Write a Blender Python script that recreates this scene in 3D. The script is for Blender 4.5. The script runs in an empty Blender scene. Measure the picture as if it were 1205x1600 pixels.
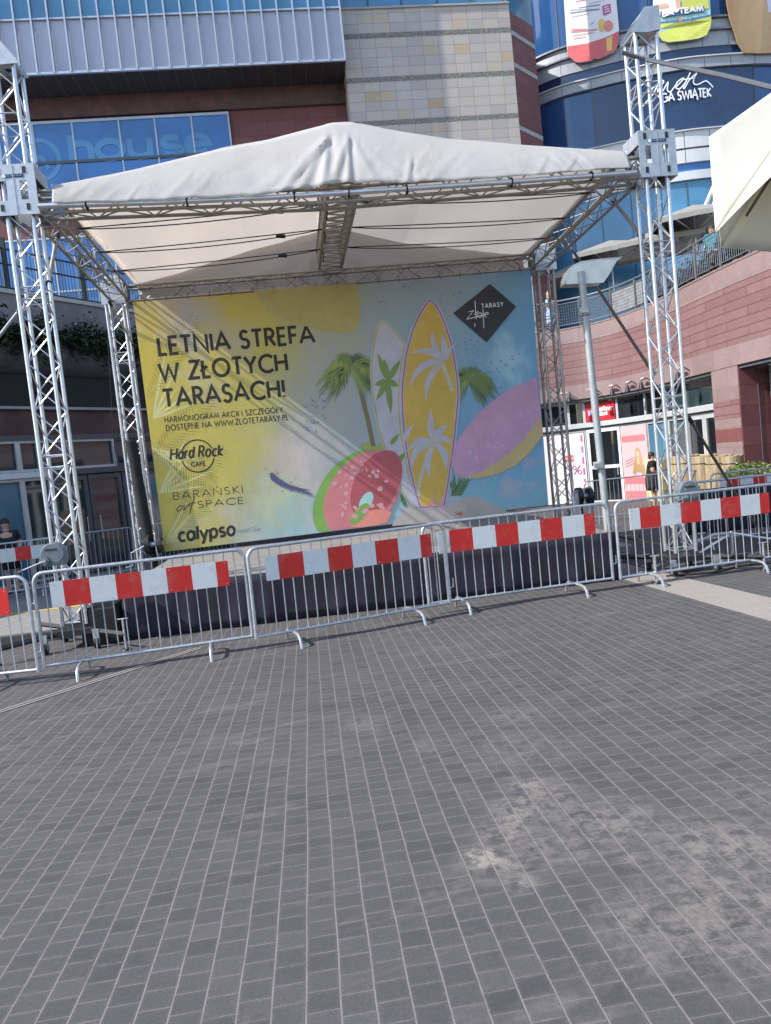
import bpy, math, random
from mathutils import Vector, Matrix
R = math.radians
rnd = random.Random(7)
SC = bpy.context.scene
COL = SC.collection

# ------------------------------------------------------------------ camera model (solved from the photograph)
F_PX, YAW, PITCH, ROLL = 1140.97, .102724, .06471, .103797
EYE = Vector((0, 0, 1.62)); SL, TL = .0234, .0014          # the plaza falls away gently
_f = Vector((math.sin(YAW)*math.cos(PITCH), math.cos(YAW)*math.cos(PITCH), -math.sin(PITCH)))
_r0 = Vector((math.cos(YAW), -math.sin(YAW), 0)); _d0 = _f.cross(_r0)
CR = math.cos(ROLL)*_r0 + math.sin(ROLL)*_d0
CD = -math.sin(ROLL)*_r0 + math.cos(ROLL)*_d0
def ray(x, y): return CR*((x-602.5)/F_PX) + CD*((y-800)/F_PX) + _f
def at(x, y, Y):                       # measured photo point on the upright plane at depth Y
    d = ray(x, y); return EYE + d*(Y/d.y)
def gnd(x, y): return -SL*y - TL*x
def gpt(px, py, dz=0):
    d = ray(px, py); n = Vector((TL, SL, 1)); t = (dz - n.dot(EYE))/n.dot(d); return EYE + d*t

# ------------------------------------------------------------------ materials
MATS = {}
class NT:
    def __init__(s, name):
        m = bpy.data.materials.new(name); m.use_nodes = True
        s.m = m; s.t = m.node_tree; s.b = s.t.nodes['Principled BSDF']; s.out = s.t.nodes['Material Output']
        MATS[name] = m
    def n(s, typ, **kw):
        nd = s.t.nodes.new(typ)
        for k, v in kw.items():
            if k.startswith('i_'):
                key = k[2:]; key = int(key) if key.isdigit() else key.replace('_', ' ')
                nd.inputs[key].default_value = v
            else: setattr(nd, k, v)
        return nd
    def l(s, a, b): s.t.links.new(a, b)
    def math(s, op, a, b=None, c=None):
        nd = s.n('ShaderNodeMath', operation=op)
        for i, v in enumerate((a, b, c)):
            if v is None: continue
            if isinstance(v, (int, float)): nd.inputs[i].default_value = v
            else: s.l(v, nd.inputs[i])
        return nd.outputs[0]
    def mix(s, fac, a, b, blend='MIX'):
        nd = s.n('ShaderNodeMix', data_type='RGBA', blend_type=blend)
        for i, v in ((0, fac), (6, a), (7, b)):
            if isinstance(v, (int, float)): nd.inputs[i].default_value = v
            elif isinstance(v, tuple): nd.inputs[i].default_value = (*v, 1)
            else: s.l(v, nd.inputs[i])
        return nd.outputs[2]
    def noise(s, scale, detail=4, rough=.6, vec=None, dim='3D'):
        nd = s.n('ShaderNodeTexNoise', noise_dimensions=dim); nd.inputs['Scale'].default_value = scale
        nd.inputs['Detail'].default_value = detail; nd.inputs['Roughness'].default_value = rough
        if vec is not None: s.l(vec, nd.inputs['Vector'])
        return nd.outputs['Fac']
    def ramp(s, fac, stops):
        nd = s.n('ShaderNodeValToRGB'); cr = nd.color_ramp
        while len(cr.elements) < len(stops): cr.elements.new(.5)
        for e, (p, c) in zip(cr.elements, stops):
            e.position = p; e.color = (*c, 1) if isinstance(c, tuple) else (c, c, c, 1)
        s.l(fac, nd.inputs[0]); return nd.outputs[0]
    def pos(s):
        g = s.n('ShaderNodeNewGeometry'); return g.outputs['Position']
    def obj(s): return s.n('ShaderNodeTexCoord').outputs['Object']
    def uv(s): return s.n('ShaderNodeTexCoord').outputs['UV']
    def sep(s, v):
        nd = s.n('ShaderNodeSeparateXYZ'); s.l(v, nd.inputs[0]); return nd.outputs
    def comb(s, x, y, z=0):
        nd = s.n('ShaderNodeCombineXYZ')
        for i, v in enumerate((x, y, z)):
            if isinstance(v, (int, float)): nd.inputs[i].default_value = v
            else: s.l(v, nd.inputs[i])
        return nd.outputs[0]
    def color(s, c): s.l(c, s.b.inputs['Base Color'])
    def bump(s, h, strength=.3, dist=.01):
        nd = s.n('ShaderNodeBump'); nd.inputs['Strength'].default_value = strength; nd.inputs['Distance'].default_value = dist
        s.l(h, nd.inputs['Height']); s.l(nd.outputs[0], s.b.inputs['Normal'])
    def set(s, **kw):
        for k, v in kw.items(): s.b.inputs[k.replace('_', ' ')].default_value = v

def plain(name, c, rough=.6, metal=0, var=.12, scale=6, bump=0, spec=.5):
    t = NT(name); v = t.pos()
    f = t.noise(scale, 5, .65, v)
    dark = tuple(x*(1-var) for x in c); light = tuple(min(1, x*(1+var)) for x in c)
    t.color(t.ramp(f, [(.3, dark), (.7, light)]))
    t.set(Roughness=rough, Metallic=metal); t.b.inputs['Specular IOR Level'].default_value = spec
    if bump: t.bump(t.noise(scale*8, 4, .6, v), bump, .01)
    return t.m

def scuffed(name, c):
    t = NT(name); v = t.pos(); n1 = t.noise(7, 6, .75, v); p = t.sep(v); n2 = t.noise(30, 5, .8, t.comb(t.math('MULTIPLY', p[0], .3), p[2], p[1]))
    k = t.mix(t.ramp(n1, [(.52, 0.), (.74, .35)]), c, (.30, .27, .25)); k = t.mix(t.ramp(n2, [(.60, 0.), (.72, .5)]), k, tuple(x*.5+.12 for x in c))
    t.color(k); t.set(Roughness=.42); t.bump(n1, .08, .01)
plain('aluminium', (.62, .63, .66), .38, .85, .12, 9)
plain('aluminium_shaded', (.38, .355, .32), .5, .75, .18, 9)  # darker brownish copy of aluminium, the shade under the roof put into its colour
plain('galvanised', (.50, .52, .56), .42, .75, .2, 22)
plain('black_steel', (.022, .023, .027), .5, .2, .3, 8)
plain('winch_grey', (.17, .195, .22), .5, .3, .2, 14, .15)
plain('plate_grey', (.47, .49, .52), .48, .6, .14, 7)
plain('label_dark', (.03, .05, .12), .4)
plain('white_paint', (.78, .78, .78), .5)
scuffed('board_white', (.66, .67, .68))
scuffed('board_red', (.58, .016, .014))
plain('strap_black', (.012, .012, .013), .8)
plain('strap_grey', (.09, .095, .11), .8)
plain('pole_brown', (.13, .105, .085), .5, .4, .2)
plain('pole_grey', (.36, .38, .39), .5, .3, .12, 5)
plain('lamp_white', (.78, .77, .72), .55)
plain('lamp_shell', (.42, .36, .35), .5)
plain('rubber', (.015, .015, .015), .8)
plain('deck_grey', (.20, .19, .185), .8, 0, .2, 3, .2)
plain('plank_grey', (.27, .26, .24), .85, 0, .25, 4, .3)
plain('frame_light', (.55, .57, .58), .45, .3, .08)
plain('frame_white', (.72, .74, .75), .45, 0, .06)
plain('frame_dark', (.10, .105, .115), .5, .2)
plain('ledge_grey', (.38, .38, .38), .7, 0, .15, 3)
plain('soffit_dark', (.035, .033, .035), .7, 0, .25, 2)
plain('band_white', (.62, .62, .64), .5, 0, .08, 1)
plain('band_grey', (.36, .37, .40), .45, .1, .1, 1)
plain('panel_grey', (.40, .41, .49), .5, .25, .06, .8)
plain('fin_metal', (.46, .50, .58), .45, .4, .08)
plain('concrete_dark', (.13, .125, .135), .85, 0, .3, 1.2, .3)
plain('concrete_wall', (.20, .185, .20), .85, 0, .3, .8, .3)
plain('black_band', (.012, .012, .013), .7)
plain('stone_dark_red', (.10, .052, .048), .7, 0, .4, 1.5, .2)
plain('kerb_dark', (.06, .06, .062), .85, 0, .3, 5, .3)
plain('yellow_line', (.62, .42, .03), .7, 0, .25, 9)
plain('rail_steel', (.17, .18, .21), .5, .4, .15)
plain('fence_dark', (.025, .035, .037), .6, .2)
plain('mesh_cloth', (.30, .30, .31), .9, 0, .3, 4)
plain('shade_grey', (.26, .25, .235), .9, 0, .15, 2)
plain('navy_cloth', (.014, .011, .024), .85, 0, .35, 3)
plain('dark_cloth', (.016, .015, .02), .9, 0, .35, 4)
plain('skin', (.56, .33, .24), .55, 0, .08)
plain('hair_dark', (.025, .016, .012), .6)
plain('hair_blonde', (.42, .28, .14), .6)
plain('cloth_black', (.018, .018, .024), .9, 0, .3, 9)
plain('cloth_blue', (.33, .42, .66), .9, 0, .2, 9)
plain('cloth_teal', (.03, .16, .20), .9, 0, .2, 9)
plain('cloth_grey', (.11, .11, .13), .9)
plain('phone_black', (.01, .01, .012), .25)
plain('box_yellow', (.66, .56, .30), .8, 0, .12, 5)
plain('sign_red', (.55, .015, .03), .45)
plain('poster_pink', (.80, .40, .42), .5, 0, .04, 1)
plain('poster_rose', (.78, .17, .19), .5)
plain('poster_white', (.80, .76, .78), .5, 0, .03)
plain('poster_magenta', (.62, .09, .25), .5)
plain('poster_lilac', (.45, .40, .62), .5)
plain('print_black', (.020, .017, .016), .6, 0, .1)
plain('print_white', (.82, .82, .84), .55, 0, .03)
plain('print_grey', (.22, .24, .30), .55, 0, .03)

def glass(name, c, rough=.06, metal=.0, var=.2, spec=.9):
    t = NT(name); f = t.noise(.6, 3, .5, t.pos())
    t.color(t.ramp(f, [(.3, tuple(x*(1-var) for x in c)), (.7, tuple(x*(1+var) for x in c))]))
    t.set(Roughness=rough, Metallic=metal); t.b.inputs['Specular IOR Level'].default_value = spec
    t.bump(t.noise(.9, 2, .5, t.pos()), .03, .05)
glass('glass_blue', (.035, .15, .42), .08)
glass('glass_sky', (.075, .235, .40), .15)
glass('glass_navy', (.014, .032, .085), .06)
glass('glass_dark', (.010, .014, .018), .04)
glass('glass_green', (.03, .05, .055), .04)
glass('glass_facade', (.022, .075, .21), .07)
glass('glass_pale', (.07, .235, .46), .2)
glass('glass_teal', (.06, .17, .27), .12)

def canopy_mat():
    t = NT('canvas_white'); v = t.pos()
    f = t.noise(1.3, 5, .6, v); st = t.noise(5, 6, .7, v)
    c = t.mix(t.math('MULTIPLY', t.ramp(f, [(.45, 0.), (.75, 1.)]), .35), (.74, .74, .75), (.62, .57, .50))
    c = t.mix(t.math('MULTIPLY', t.ramp(st, [(.55, 0.), (.75, 1.)]), .25), c, (.55, .50, .45))
    t.color(c); t.set(Roughness=.6)
    t.bump(t.noise(3.2, 6, .68, v), .32, .05)
    tr = t.n('ShaderNodeBsdfTranslucent'); tr.inputs[0].default_value = (.85, .79, .73, 1)
    mx = t.n('ShaderNodeMixShader'); mx.inputs[0].default_value = .58
    t.l(t.b.outputs[0], mx.inputs[1]); t.l(tr.outputs[0], mx.inputs[2]); t.l(mx.outputs[0], t.out.inputs[0])
canopy_mat()
def parasol_mat():
    t = NT('parasol_canvas'); v = t.pos()
    t.color(t.ramp(t.noise(2, 4, .6, v), [(.3, (.74, .71, .62)), (.7, (.80, .77, .69))])); t.set(Roughness=.8)
    w = t.noise(260, 2, .5, v); t.bump(w, .12, .002)
    tr = t.n('ShaderNodeBsdfTranslucent'); tr.inputs[0].default_value = (.72, .66, .46, 1)
    mx = t.n('ShaderNodeMixShader'); mx.inputs[0].default_value = .25
    t.l(t.b.outputs[0], mx.inputs[1]); t.l(tr.outputs[0], mx.inputs[2]); t.l(mx.outputs[0], t.out.inputs[0])
parasol_mat()

def paver_mat():
    t = NT('grey_concrete_pavers'); p = t.sep(t.pos())
    W, L = .1096, .096
    wob = t.noise(1.7, 3, .5, t.pos()); wob2 = t.noise(2.3, 3, .5, t.comb(p[1], p[0], 3.3))
    x = t.math('ADD', p[0], t.math('MULTIPLY_ADD', wob, .016, -.008 + .182))
    y = t.math('ADD', p[1], t.math('MULTIPLY_ADD', wob2, .012, -.006))
    cx = t.math('DIVIDE', x, W); ci = t.math('FLOOR', cx); cf = t.math('FRACT', cx)
    par = t.math('FLOORED_MODULO', ci, 2.0)
    wn0 = t.n('ShaderNodeTexWhiteNoise', noise_dimensions='1D'); t.l(ci, wn0.inputs['W'])
    off = t.math('MULTIPLY_ADD', par, .5, t.math('MULTIPLY', wn0.outputs[0], .22))
    cy = t.math('ADD', t.math('DIVIDE', y, L), off); ri = t.math('FLOOR', cy); rf = t.math('FRACT', cy)
    wn = t.n('ShaderNodeTexWhiteNoise', noise_dimensions='2D'); t.l(t.comb(ci, ri), wn.inputs['Vector'])
    # distance to joints in metres
    jag = t.math('MULTIPLY_ADD', t.noise(90, 3, .6, t.pos()), .0024, -.0012)
    dx = t.math('MULTIPLY', t.math('MINIMUM', cf, t.math('SUBTRACT', 1., cf)), W)
    dy = t.math('MULTIPLY', t.math('MINIMUM', rf, t.math('SUBTRACT', 1., rf)), L)
    fine = t.noise(110, 5, .78, t.pos()); med = t.noise(9, 4, .65, t.pos()); big = t.noise(.8, 5, .6, t.pos())
    jn = t.noise(7, 4, .7, t.comb(p[0], p[1], 8.))
    jx = t.n('ShaderNodeMapRange', interpolation_type='SMOOTHSTEP'); jx.inputs[1].default_value = .0019; jx.inputs[2].default_value = .0041; jx.inputs[3].default_value = 1; jx.inputs[4].default_value = 0
    t.l(t.math('ADD', dx, jag), jx.inputs[0])
    jy = t.n('ShaderNodeMapRange', interpolation_type='SMOOTHSTEP'); jy.inputs[1].default_value = .0007; jy.inputs[2].default_value = .0025; jy.inputs[3].default_value = 1; jy.inputs[4].default_value = 0
    t.l(t.math('ADD', dy, jag), jy.inputs[0])
    jyv = t.math('MULTIPLY', jy.outputs[0], t.ramp(jn, [(.34, .12), (.58, .9)]))
    jxv = t.math('MULTIPLY', jx.outputs[0], t.ramp(jn, [(.28, .42), (.55, 1.)]))
    joint = t.math('MAXIMUM', jxv, jyv)
    base = t.ramp(wn.outputs[0], [(0., (.054, .051, .056)), (.3, (.066, .062, .068)), (.75, (.074, .069, .074)), (1., (.086, .081, .083))])
    base = t.mix(t.math('MULTIPLY', t.ramp(big, [(.35, 0.), (.7, 1.)]), .35), base, (.100, .096, .093))
    base = t.mix(t.ramp(med, [(.35, .0), (.75, .30)]), base, (.105, .101, .096))
    base = t.mix(t.ramp(fine, [(.34, .45), (.5, 0.)]), base, (.042, .041, .045))
    base = t.mix(t.ramp(fine, [(.55, 0.), (.72, .42)]), base, (.16, .153, .146))
    vo = t.n('ShaderNodeTexVoronoi'); vo.inputs['Scale'].default_value = 2.6; t.l(t.pos(), vo.inputs['Vector'])
    gum = t.math('MULTIPLY', t.ramp(vo.outputs['Distance'], [(.028, 1.), (.045, 0.)]), .55); base = t.mix(gum, base, (.035, .034, .035))
    blot = t.noise(3.1, 6, .72, t.pos()); base = t.mix(t.ramp(blot, [(.30, .45), (.42, 0.)]), base, (.045, .043, .045))
    edge = t.math('MULTIPLY', t.ramp(t.math('MINIMUM', dx, dy), [(.0, 1.), (.016, 0.)]), t.ramp(fine, [(.35, 0.), (.6, .5)])); base = t.mix(edge, base, (.13, .124, .118))
    # sandy dust, trodden into patches and scuffed in wheel tracks
    dust = None
    spots = [(.60, 2.88, .24, .85), (.72, 3.10, .24, .75), (.86, 3.32, .28, .75), (1.02, 3.25, .26, .6), (1.35, 2.5, .40, .6), (1.0, 2.35, .30, .55),(.575, 2.93, .17, 1.6), (.66, 2.72, .12, .9), (.78, 3.22, .16, .9), (.95, 3.55, .20, .85), (.68, 3.05, .12, .7), (1.15, 2.75, .12, .6), (1.45, 2.35, .18, .7), (1.02, 2.45, .10, .6), (1.3, 2.75, .14, .5), (.95, 2.85, .10, .5), (1.0, 3.45, .30, .62), (1.28, 3.1, .26, .5), (1.26, 2.42, .30, .65),
             (1.22, 2.2, .25, .62), (.93, 2.2, .22, .42), (1.5, 2.7, .5, .75), (1.15, 3.05, .45, .6), (.85, 2.95, .3, .55), (1.2, 2.3, .5, .6), (1.05, 4.0, .5, .3), (1.1, 2.9, .3, .3), (.2, 4.85, .30, .3), (1.2, 4.6, .35, .35), (1.9, 3.1, .4, .35), (.55, 4.3, .3, .22)]
    for (sx, sy, sr, sa) in spots:
        d = t.math('SQRT', t.math('ADD', t.math('POWER', t.math('SUBTRACT', p[0], sx), 2.), t.math('POWER', t.math('SUBTRACT', p[1], sy), 2.)))
        m = t.n('ShaderNodeMapRange', interpolation_type='SMOOTHSTEP'); m.inputs[1].default_value = 0; m.inputs[2].default_value = sr; m.inputs[3].default_value = sa; m.inputs[4].default_value = 0
        t.l(d, m.inputs[0]); dust = m.outputs[0] if dust is None else t.math('MAXIMUM', dust, m.outputs[0])
    dn = t.noise(13, 7, .72, t.pos())
    dn2 = t.noise(34, 7, .82, t.comb(t.math('MULTIPLY_ADD', p[0], 1.3, t.math('MULTIPLY', p[1], .6)), t.math('MULTIPLY_ADD', p[1], .7, t.math('MULTIPLY', p[0], -.3)), 2.))
    dust = t.math('MULTIPLY', dust, t.math('MULTIPLY', t.ramp(dn, [(.40, .0), (.56, 1.)]), t.ramp(dn2, [(.36, .2), (.54, 1.)])))
    trk = t.noise(2.2, 6, .65, t.comb(t.math('MULTIPLY', p[0], .35), t.math('MULTIPLY_ADD', p[0], -.45, t.math('MULTIPLY', p[1], 2.2)), 1.))
    dust = t.math('MAXIMUM', dust, t.math('MULTIPLY', t.ramp(trk, [(.56, 0.), (.70, .34)]), t.ramp(dn, [(.4, .2), (.6, 1.)])))
    base = t.mix(dust, base, (.255, .222, .195))
    col = t.mix(joint, base, (.190, .173, .160))
    t.color(col); t.set(Roughness=.85); t.b.inputs['Specular IOR Level'].default_value = .3
    h = t.math('SUBTRACT', t.math('ADD', t.math('MULTIPLY', wn.outputs[0], .25), t.math('MULTIPLY', fine, .5)), t.math('MULTIPLY', joint, .8))
    t.bump(h, .4, .005)
paver_mat()
def strip_mat():
    t = NT('pale_granite'); p = t.sep(t.pos())
    f = t.noise(30, 5, .7, t.pos()); b = t.noise(2, 4, .6, t.pos())
    c = t.ramp(f, [(.35, (.23, .205, .185)), (.65, (.31, .285, .255))])
    c = t.mix(t.math('MULTIPLY', b, .4), c, (.30, .27, .25))
    j = t.math('LESS_THAN', t.math('FRACT', t.math('DIVIDE', p[1], .62)), .012)
    t.color(t.mix(j, c, (.16, .15, .14))); t.set(Roughness=.8); t.bump(f, .2, .004)
strip_mat()
def pavement_mat():
    t = NT('pavement_slabs'); p = t.sep(t.pos())
    f = t.noise(14, 5, .7, t.pos())
    c = t.ramp(f, [(.35, (.19, .185, .18)), (.65, (.26, .25, .24))])
    j = t.math('MAXIMUM', t.math('LESS_THAN', t.math('FRACT', t.math('DIVIDE', p[1], .5)), .02), t.math('LESS_THAN', t.math('FRACT', t.math('DIVIDE', p[0], .5)), .02))
    t.color(t.mix(j, c, (.1, .1, .1))); t.set(Roughness=.85); t.bump(f, .2, .004)
pavement_mat()
def stone_mat(name, c0, c1, cj, bw, bh, scale=1, joint=.012, darkrow=None):
    t = NT(name); br = t.n('ShaderNodeTexBrick'); t.l(t.uv(), br.inputs['Vector'])
    br.inputs['Color1'].default_value = (*c0, 1); br.inputs['Color2'].default_value = (*c1, 1); br.inputs['Mortar'].default_value = (*cj, 1)
    br.inputs['Scale'].default_value = 1; br.inputs['Mortar Size'].default_value = joint; br.inputs['Mortar Smooth'].default_value = .2
    br.inputs['Brick Width'].default_value = bw; br.inputs['Row Height'].default_value = bh; br.inputs['Bias'].default_value = 0
    n1 = t.noise(2.2, 6, .7, t.pos()); n2 = t.noise(25, 4, .7, t.pos())
    c = t.mix(t.ramp(n1, [(.35, .35), (.65, 0.)]), br.outputs['Color'], tuple(x*.62 for x in c0))
    c = t.mix(t.ramp(n2, [(.45, 0.), (.8, .35)]), c, tuple(min(1, x*1.5+.03) for x in c1))
    t.color(c); t.set(Roughness=.62); t.bump(t.math('SUBTRACT', n2, t.math('MULTIPLY', br.outputs['Fac'], 2.)), .25, .01)
stone_mat('red_sandstone', (.190, .096, .095), (.230, .128, .125), (.095, .045, .045), 1.9, .25, joint=.016)
stone_mat('red_sandstone_light', (.225, .152, .150), (.275, .20, .195), (.22, .13, .12), 1.2, .55, joint=.010)
stone_mat('red_brown_wall', (.15, .045, .048), (.21, .075, .075), (.09, .03, .032), 1.1, .55, joint=.012)
stone_mat('red_brown_dark', (.075, .035, .032), (.10, .047, .042), (.04, .02, .02), 1.1, .55, joint=.012)
def tile_mat():
    t = NT('beige_stone_tiles'); p = t.sep(t.uv())
    x, z = p[0], p[1]
    P, B, RW, CW = 1.62, .19, .3575, .61
    zf = t.math('FLOORED_MODULO', z, P); band = t.math('LESS_THAN', zf, B)
    row = t.math('ADD', t.math('FLOOR', t.math('DIVIDE', t.math('SUBTRACT', zf, B), RW)), t.math('MULTIPLY', t.math('FLOOR', t.math('DIVIDE', z, P)), 7.))
    rf = t.math('FRACT', t.math('DIVIDE', t.math('SUBTRACT', zf, B), RW)); cf0 = t.math('DIVIDE', x, CW); cf = t.math('FRACT', cf0); ci = t.math('FLOOR', cf0)
    wn = t.n('ShaderNodeTexWhiteNoise', noise_dimensions='2D'); t.l(t.comb(ci, row), wn.inputs['Vector'])
    c = t.ramp(wn.outputs[0], [(0., (.43, .375, .36)), (.5, (.51, .45, .41)), (.88, (.50, .43, .37)), (.965, (.52, .40, .26)), (1., (.44, .29, .15))])
    n = t.noise(1.1, 5, .65, t.pos()); c = t.mix(t.ramp(n, [(.55, 0.), (.75, .5)]), c, (.55, .40, .22))
    c = t.mix(t.ramp(n, [(.25, .5), (.45, 0.)]), c, (.52, .52, .53))
    col2 = t.math('GREATER_THAN', ci, 15.); c = t.mix(t.math('MULTIPLY', col2, .6), c, (.62, .44, .23))
    n3 = t.noise(18, 4, .7, t.pos()); c = t.mix(t.ramp(n3, [(.4, .18), (.6, 0.)]), c, (.36, .33, .31))
    j = t.math('MAXIMUM', t.math('MAXIMUM', t.math('LESS_THAN', cf, .028), t.math('LESS_THAN', rf, .045)), 0.)
    c = t.mix(j, c, (.27, .24, .23))
    bn = t.noise(9, 5, .8, t.comb(x, t.math('MULTIPLY', z, 2.)))
    bc = t.ramp(bn, [(.40, (.10, .095, .09)), (.55, (.26, .24, .21)), (.7, (.44, .40, .34))])
    t.color(t.mix(band, c, bc)); t.set(Roughness=.6)
    t.bump(t.mix(band, t.math('SUBTRACT', 1., j), bn), .35, .03)
tile_mat()
def reed_mat():
    t = NT('reed_wrap'); p = t.sep(t.uv())
    w = t.noise(34, 3, .6, t.comb(p[0], t.math('MULTIPLY', p[1], .05)))
    t.color(t.ramp(w, [(.35, (.20, .135, .075)), (.5, (.36, .275, .165)), (.68, (.50, .41, .28))])); t.set(Roughness=.85); t.bump(w, .6, .02)
reed_mat()
def leaf_mat(name, c0, c1):
    t = NT(name); i = t.n('ShaderNodeNewGeometry'); f = i.outputs['Random Per Island']
    t.color(t.ramp(f, [(0., c0), (1., c1)])); t.set(Roughness=.55)
leaf_mat('leaf_dark', (.010, .018, .009), (.035, .060, .020))
leaf_mat('leaf_green', (.07, .12, .02), (.20, .26, .05))
def skin_ad():
    t = NT('ad_tan'); f = t.noise(.45, 3, .5, t.pos()); t.color(t.ramp(f, [(.3, (.30, .16, .07)), (.7, (.52, .36, .20))])); t.set(Roughness=.5)
skin_ad()
# flat colours of the banner and the tall adverts
INK = dict(ink_gold=(.60, .38, .03), ink_lilac=(.47, .45, .54), ink_purple=(.32, .07, .33), ink_olive=(.36, .38, .05), ink_leaf=(.16, .26, .03),
           ink_palm=(.11, .19, .02), ink_palm_dark=(.035, .06, .012), ink_palm_light=(.24, .32, .05), ink_trunk=(.17, .12, .03),
           ink_melon=(.60, .17, .19), ink_melon_dark=(.42, .05, .07), ink_rind=(.17, .36, .04), ink_salmon=(.78, .24, .18), ink_pinkpale=(.66, .30, .34),
           ink_orchid=(.56, .29, .46), ink_orange=(.58, .42, .17), ink_sand=(.46, .40, .36), ink_starfish=(.50, .10, .09), ink_navy=(.05, .05, .17),
           ink_blue=(.10, .17, .40), ink_bubble=(.57, .38, .57), ink_bush=(.06, .17, .05), ink_pearl=(.50, .48, .46), ink_drop=(.42, .37, .10),
           ink_charcoal=(.022, .020, .028), frond_pale=(.66, .60, .24), leaflet_olive=(.25, .20, .03), ink_red=(.72, .10, .11), ink_lime=(.66, .68, .10), ink_aqua=(.36, .62, .62), ink_lav=(.62, .60, .74),
           ink_teamblue=(.05, .15, .36), ink_magenta=(.50, .04, .24), ink_peach=(.80, .45, .30), ink_yellow=(.80, .55, .10))
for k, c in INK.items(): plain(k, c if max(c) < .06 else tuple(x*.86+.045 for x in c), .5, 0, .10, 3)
def banner_mat():
    t = NT('banner_print'); p = t.sep(t.pos())
    # watercolour wash printed on the vinyl: u left to right, v bottom to top
    u = t.math('DIVIDE', t.math('ADD', p[0], 2.68), 7.2); v = t.math('DIVIDE', t.math('SUBTRACT', p[2], .5), 4.4)
    n = t.noise(.75, 4, .55, t.comb(p[0], p[2])); n2 = t.noise(2.4, 5, .6, t.comb(p[0], p[2], 4.))
    uu = t.math('ADD', u, t.math('MULTIPLY_ADD', n, .42, -.21))
    uu = t.math('ADD', uu, t.math('MULTIPLY', t.math('SUBTRACT', .75, v), .26))
    c = t.ramp(uu, [(.0, (.54, .42, .06)), (.28, (.48, .41, .10)), (.44, (.36, .36, .25)), (.58, (.31, .35, .38)), (.78, (.22, .35, .45)), (1., (.13, .33, .53))])
    vb = t.math('ADD', v, t.math('MULTIPLY_ADD', n2, .35, -.17))
    aq = t.math('MULTIPLY', t.ramp(vb, [(.0, 1.), (.28, 0.)]), t.ramp(u, [(.16, 0.), (.34, 1.)]))
    c = t.mix(t.math('MULTIPLY', aq, .75), c, (.28, .50, .55))
    pk = t.math('MULTIPLY', t.ramp(n2, [(.50, 0.), (.66, 1.)]), t.math('MULTIPLY', t.ramp(u, [(.25, 0.), (.36, 1.)]), t.ramp(v, [(.1, 1.), (.6, 0.)])))
    c = t.mix(t.math('MULTIPLY', pk, .55), c, (.62, .44, .48))
    gl = t.math('MULTIPLY', t.ramp(n, [(.55, 0.), (.7, 1.)]), t.ramp(u, [(.1, 1.), (.5, 0.)]))
    c = t.mix(t.math('MULTIPLY', gl, .5), c, (.60, .55, .52))
    for gu, gv, gr, gc, ga in ((.14, .90, .11, (.42, .40, .40), .95), (.24, .82, .09, (.40, .38, .36), .6), (.43, .52, .14, (.36, .36, .38), .7), (.36, .30, .12, (.60, .50, .50), .6), (.30, .16, .10, (.50, .56, .36), .6), (.92, .62, .09, (.42, .62, .70), .7), (.60, .93, .12, (.30, .40, .42), .5)):
        d = t.math('SQRT', t.math('ADD', t.math('POWER', t.math('MULTIPLY', t.math('SUBTRACT', u, gu), 1.), 2.), t.math('POWER', t.math('MULTIPLY', t.math('SUBTRACT', vb, gv+.0), .62), 2.)))
        mr = t.n('ShaderNodeMapRange', interpolation_type='SMOOTHSTEP'); mr.inputs[1].default_value = 0; mr.inputs[2].default_value = gr; mr.inputs[3].default_value = ga; mr.inputs[4].default_value = 0
        t.l(d, mr.inputs[0]); c = t.mix(mr.outputs[0], c, gc)
    t.color(c); t.set(Roughness=.36)
    w = t.math('ADD', t.noise(1.2, 4, .5, t.comb(p[0], t.math('MULTIPLY', p[2], .4))), t.math('MULTIPLY', t.noise(2.6, 3, .5, t.comb(t.math('ADD', p[0], p[2]), t.math('MULTIPLY', t.math('SUBTRACT', p[0], p[2]), .3))), .5)); t.bump(w, .45, .06)
banner_mat()

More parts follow.
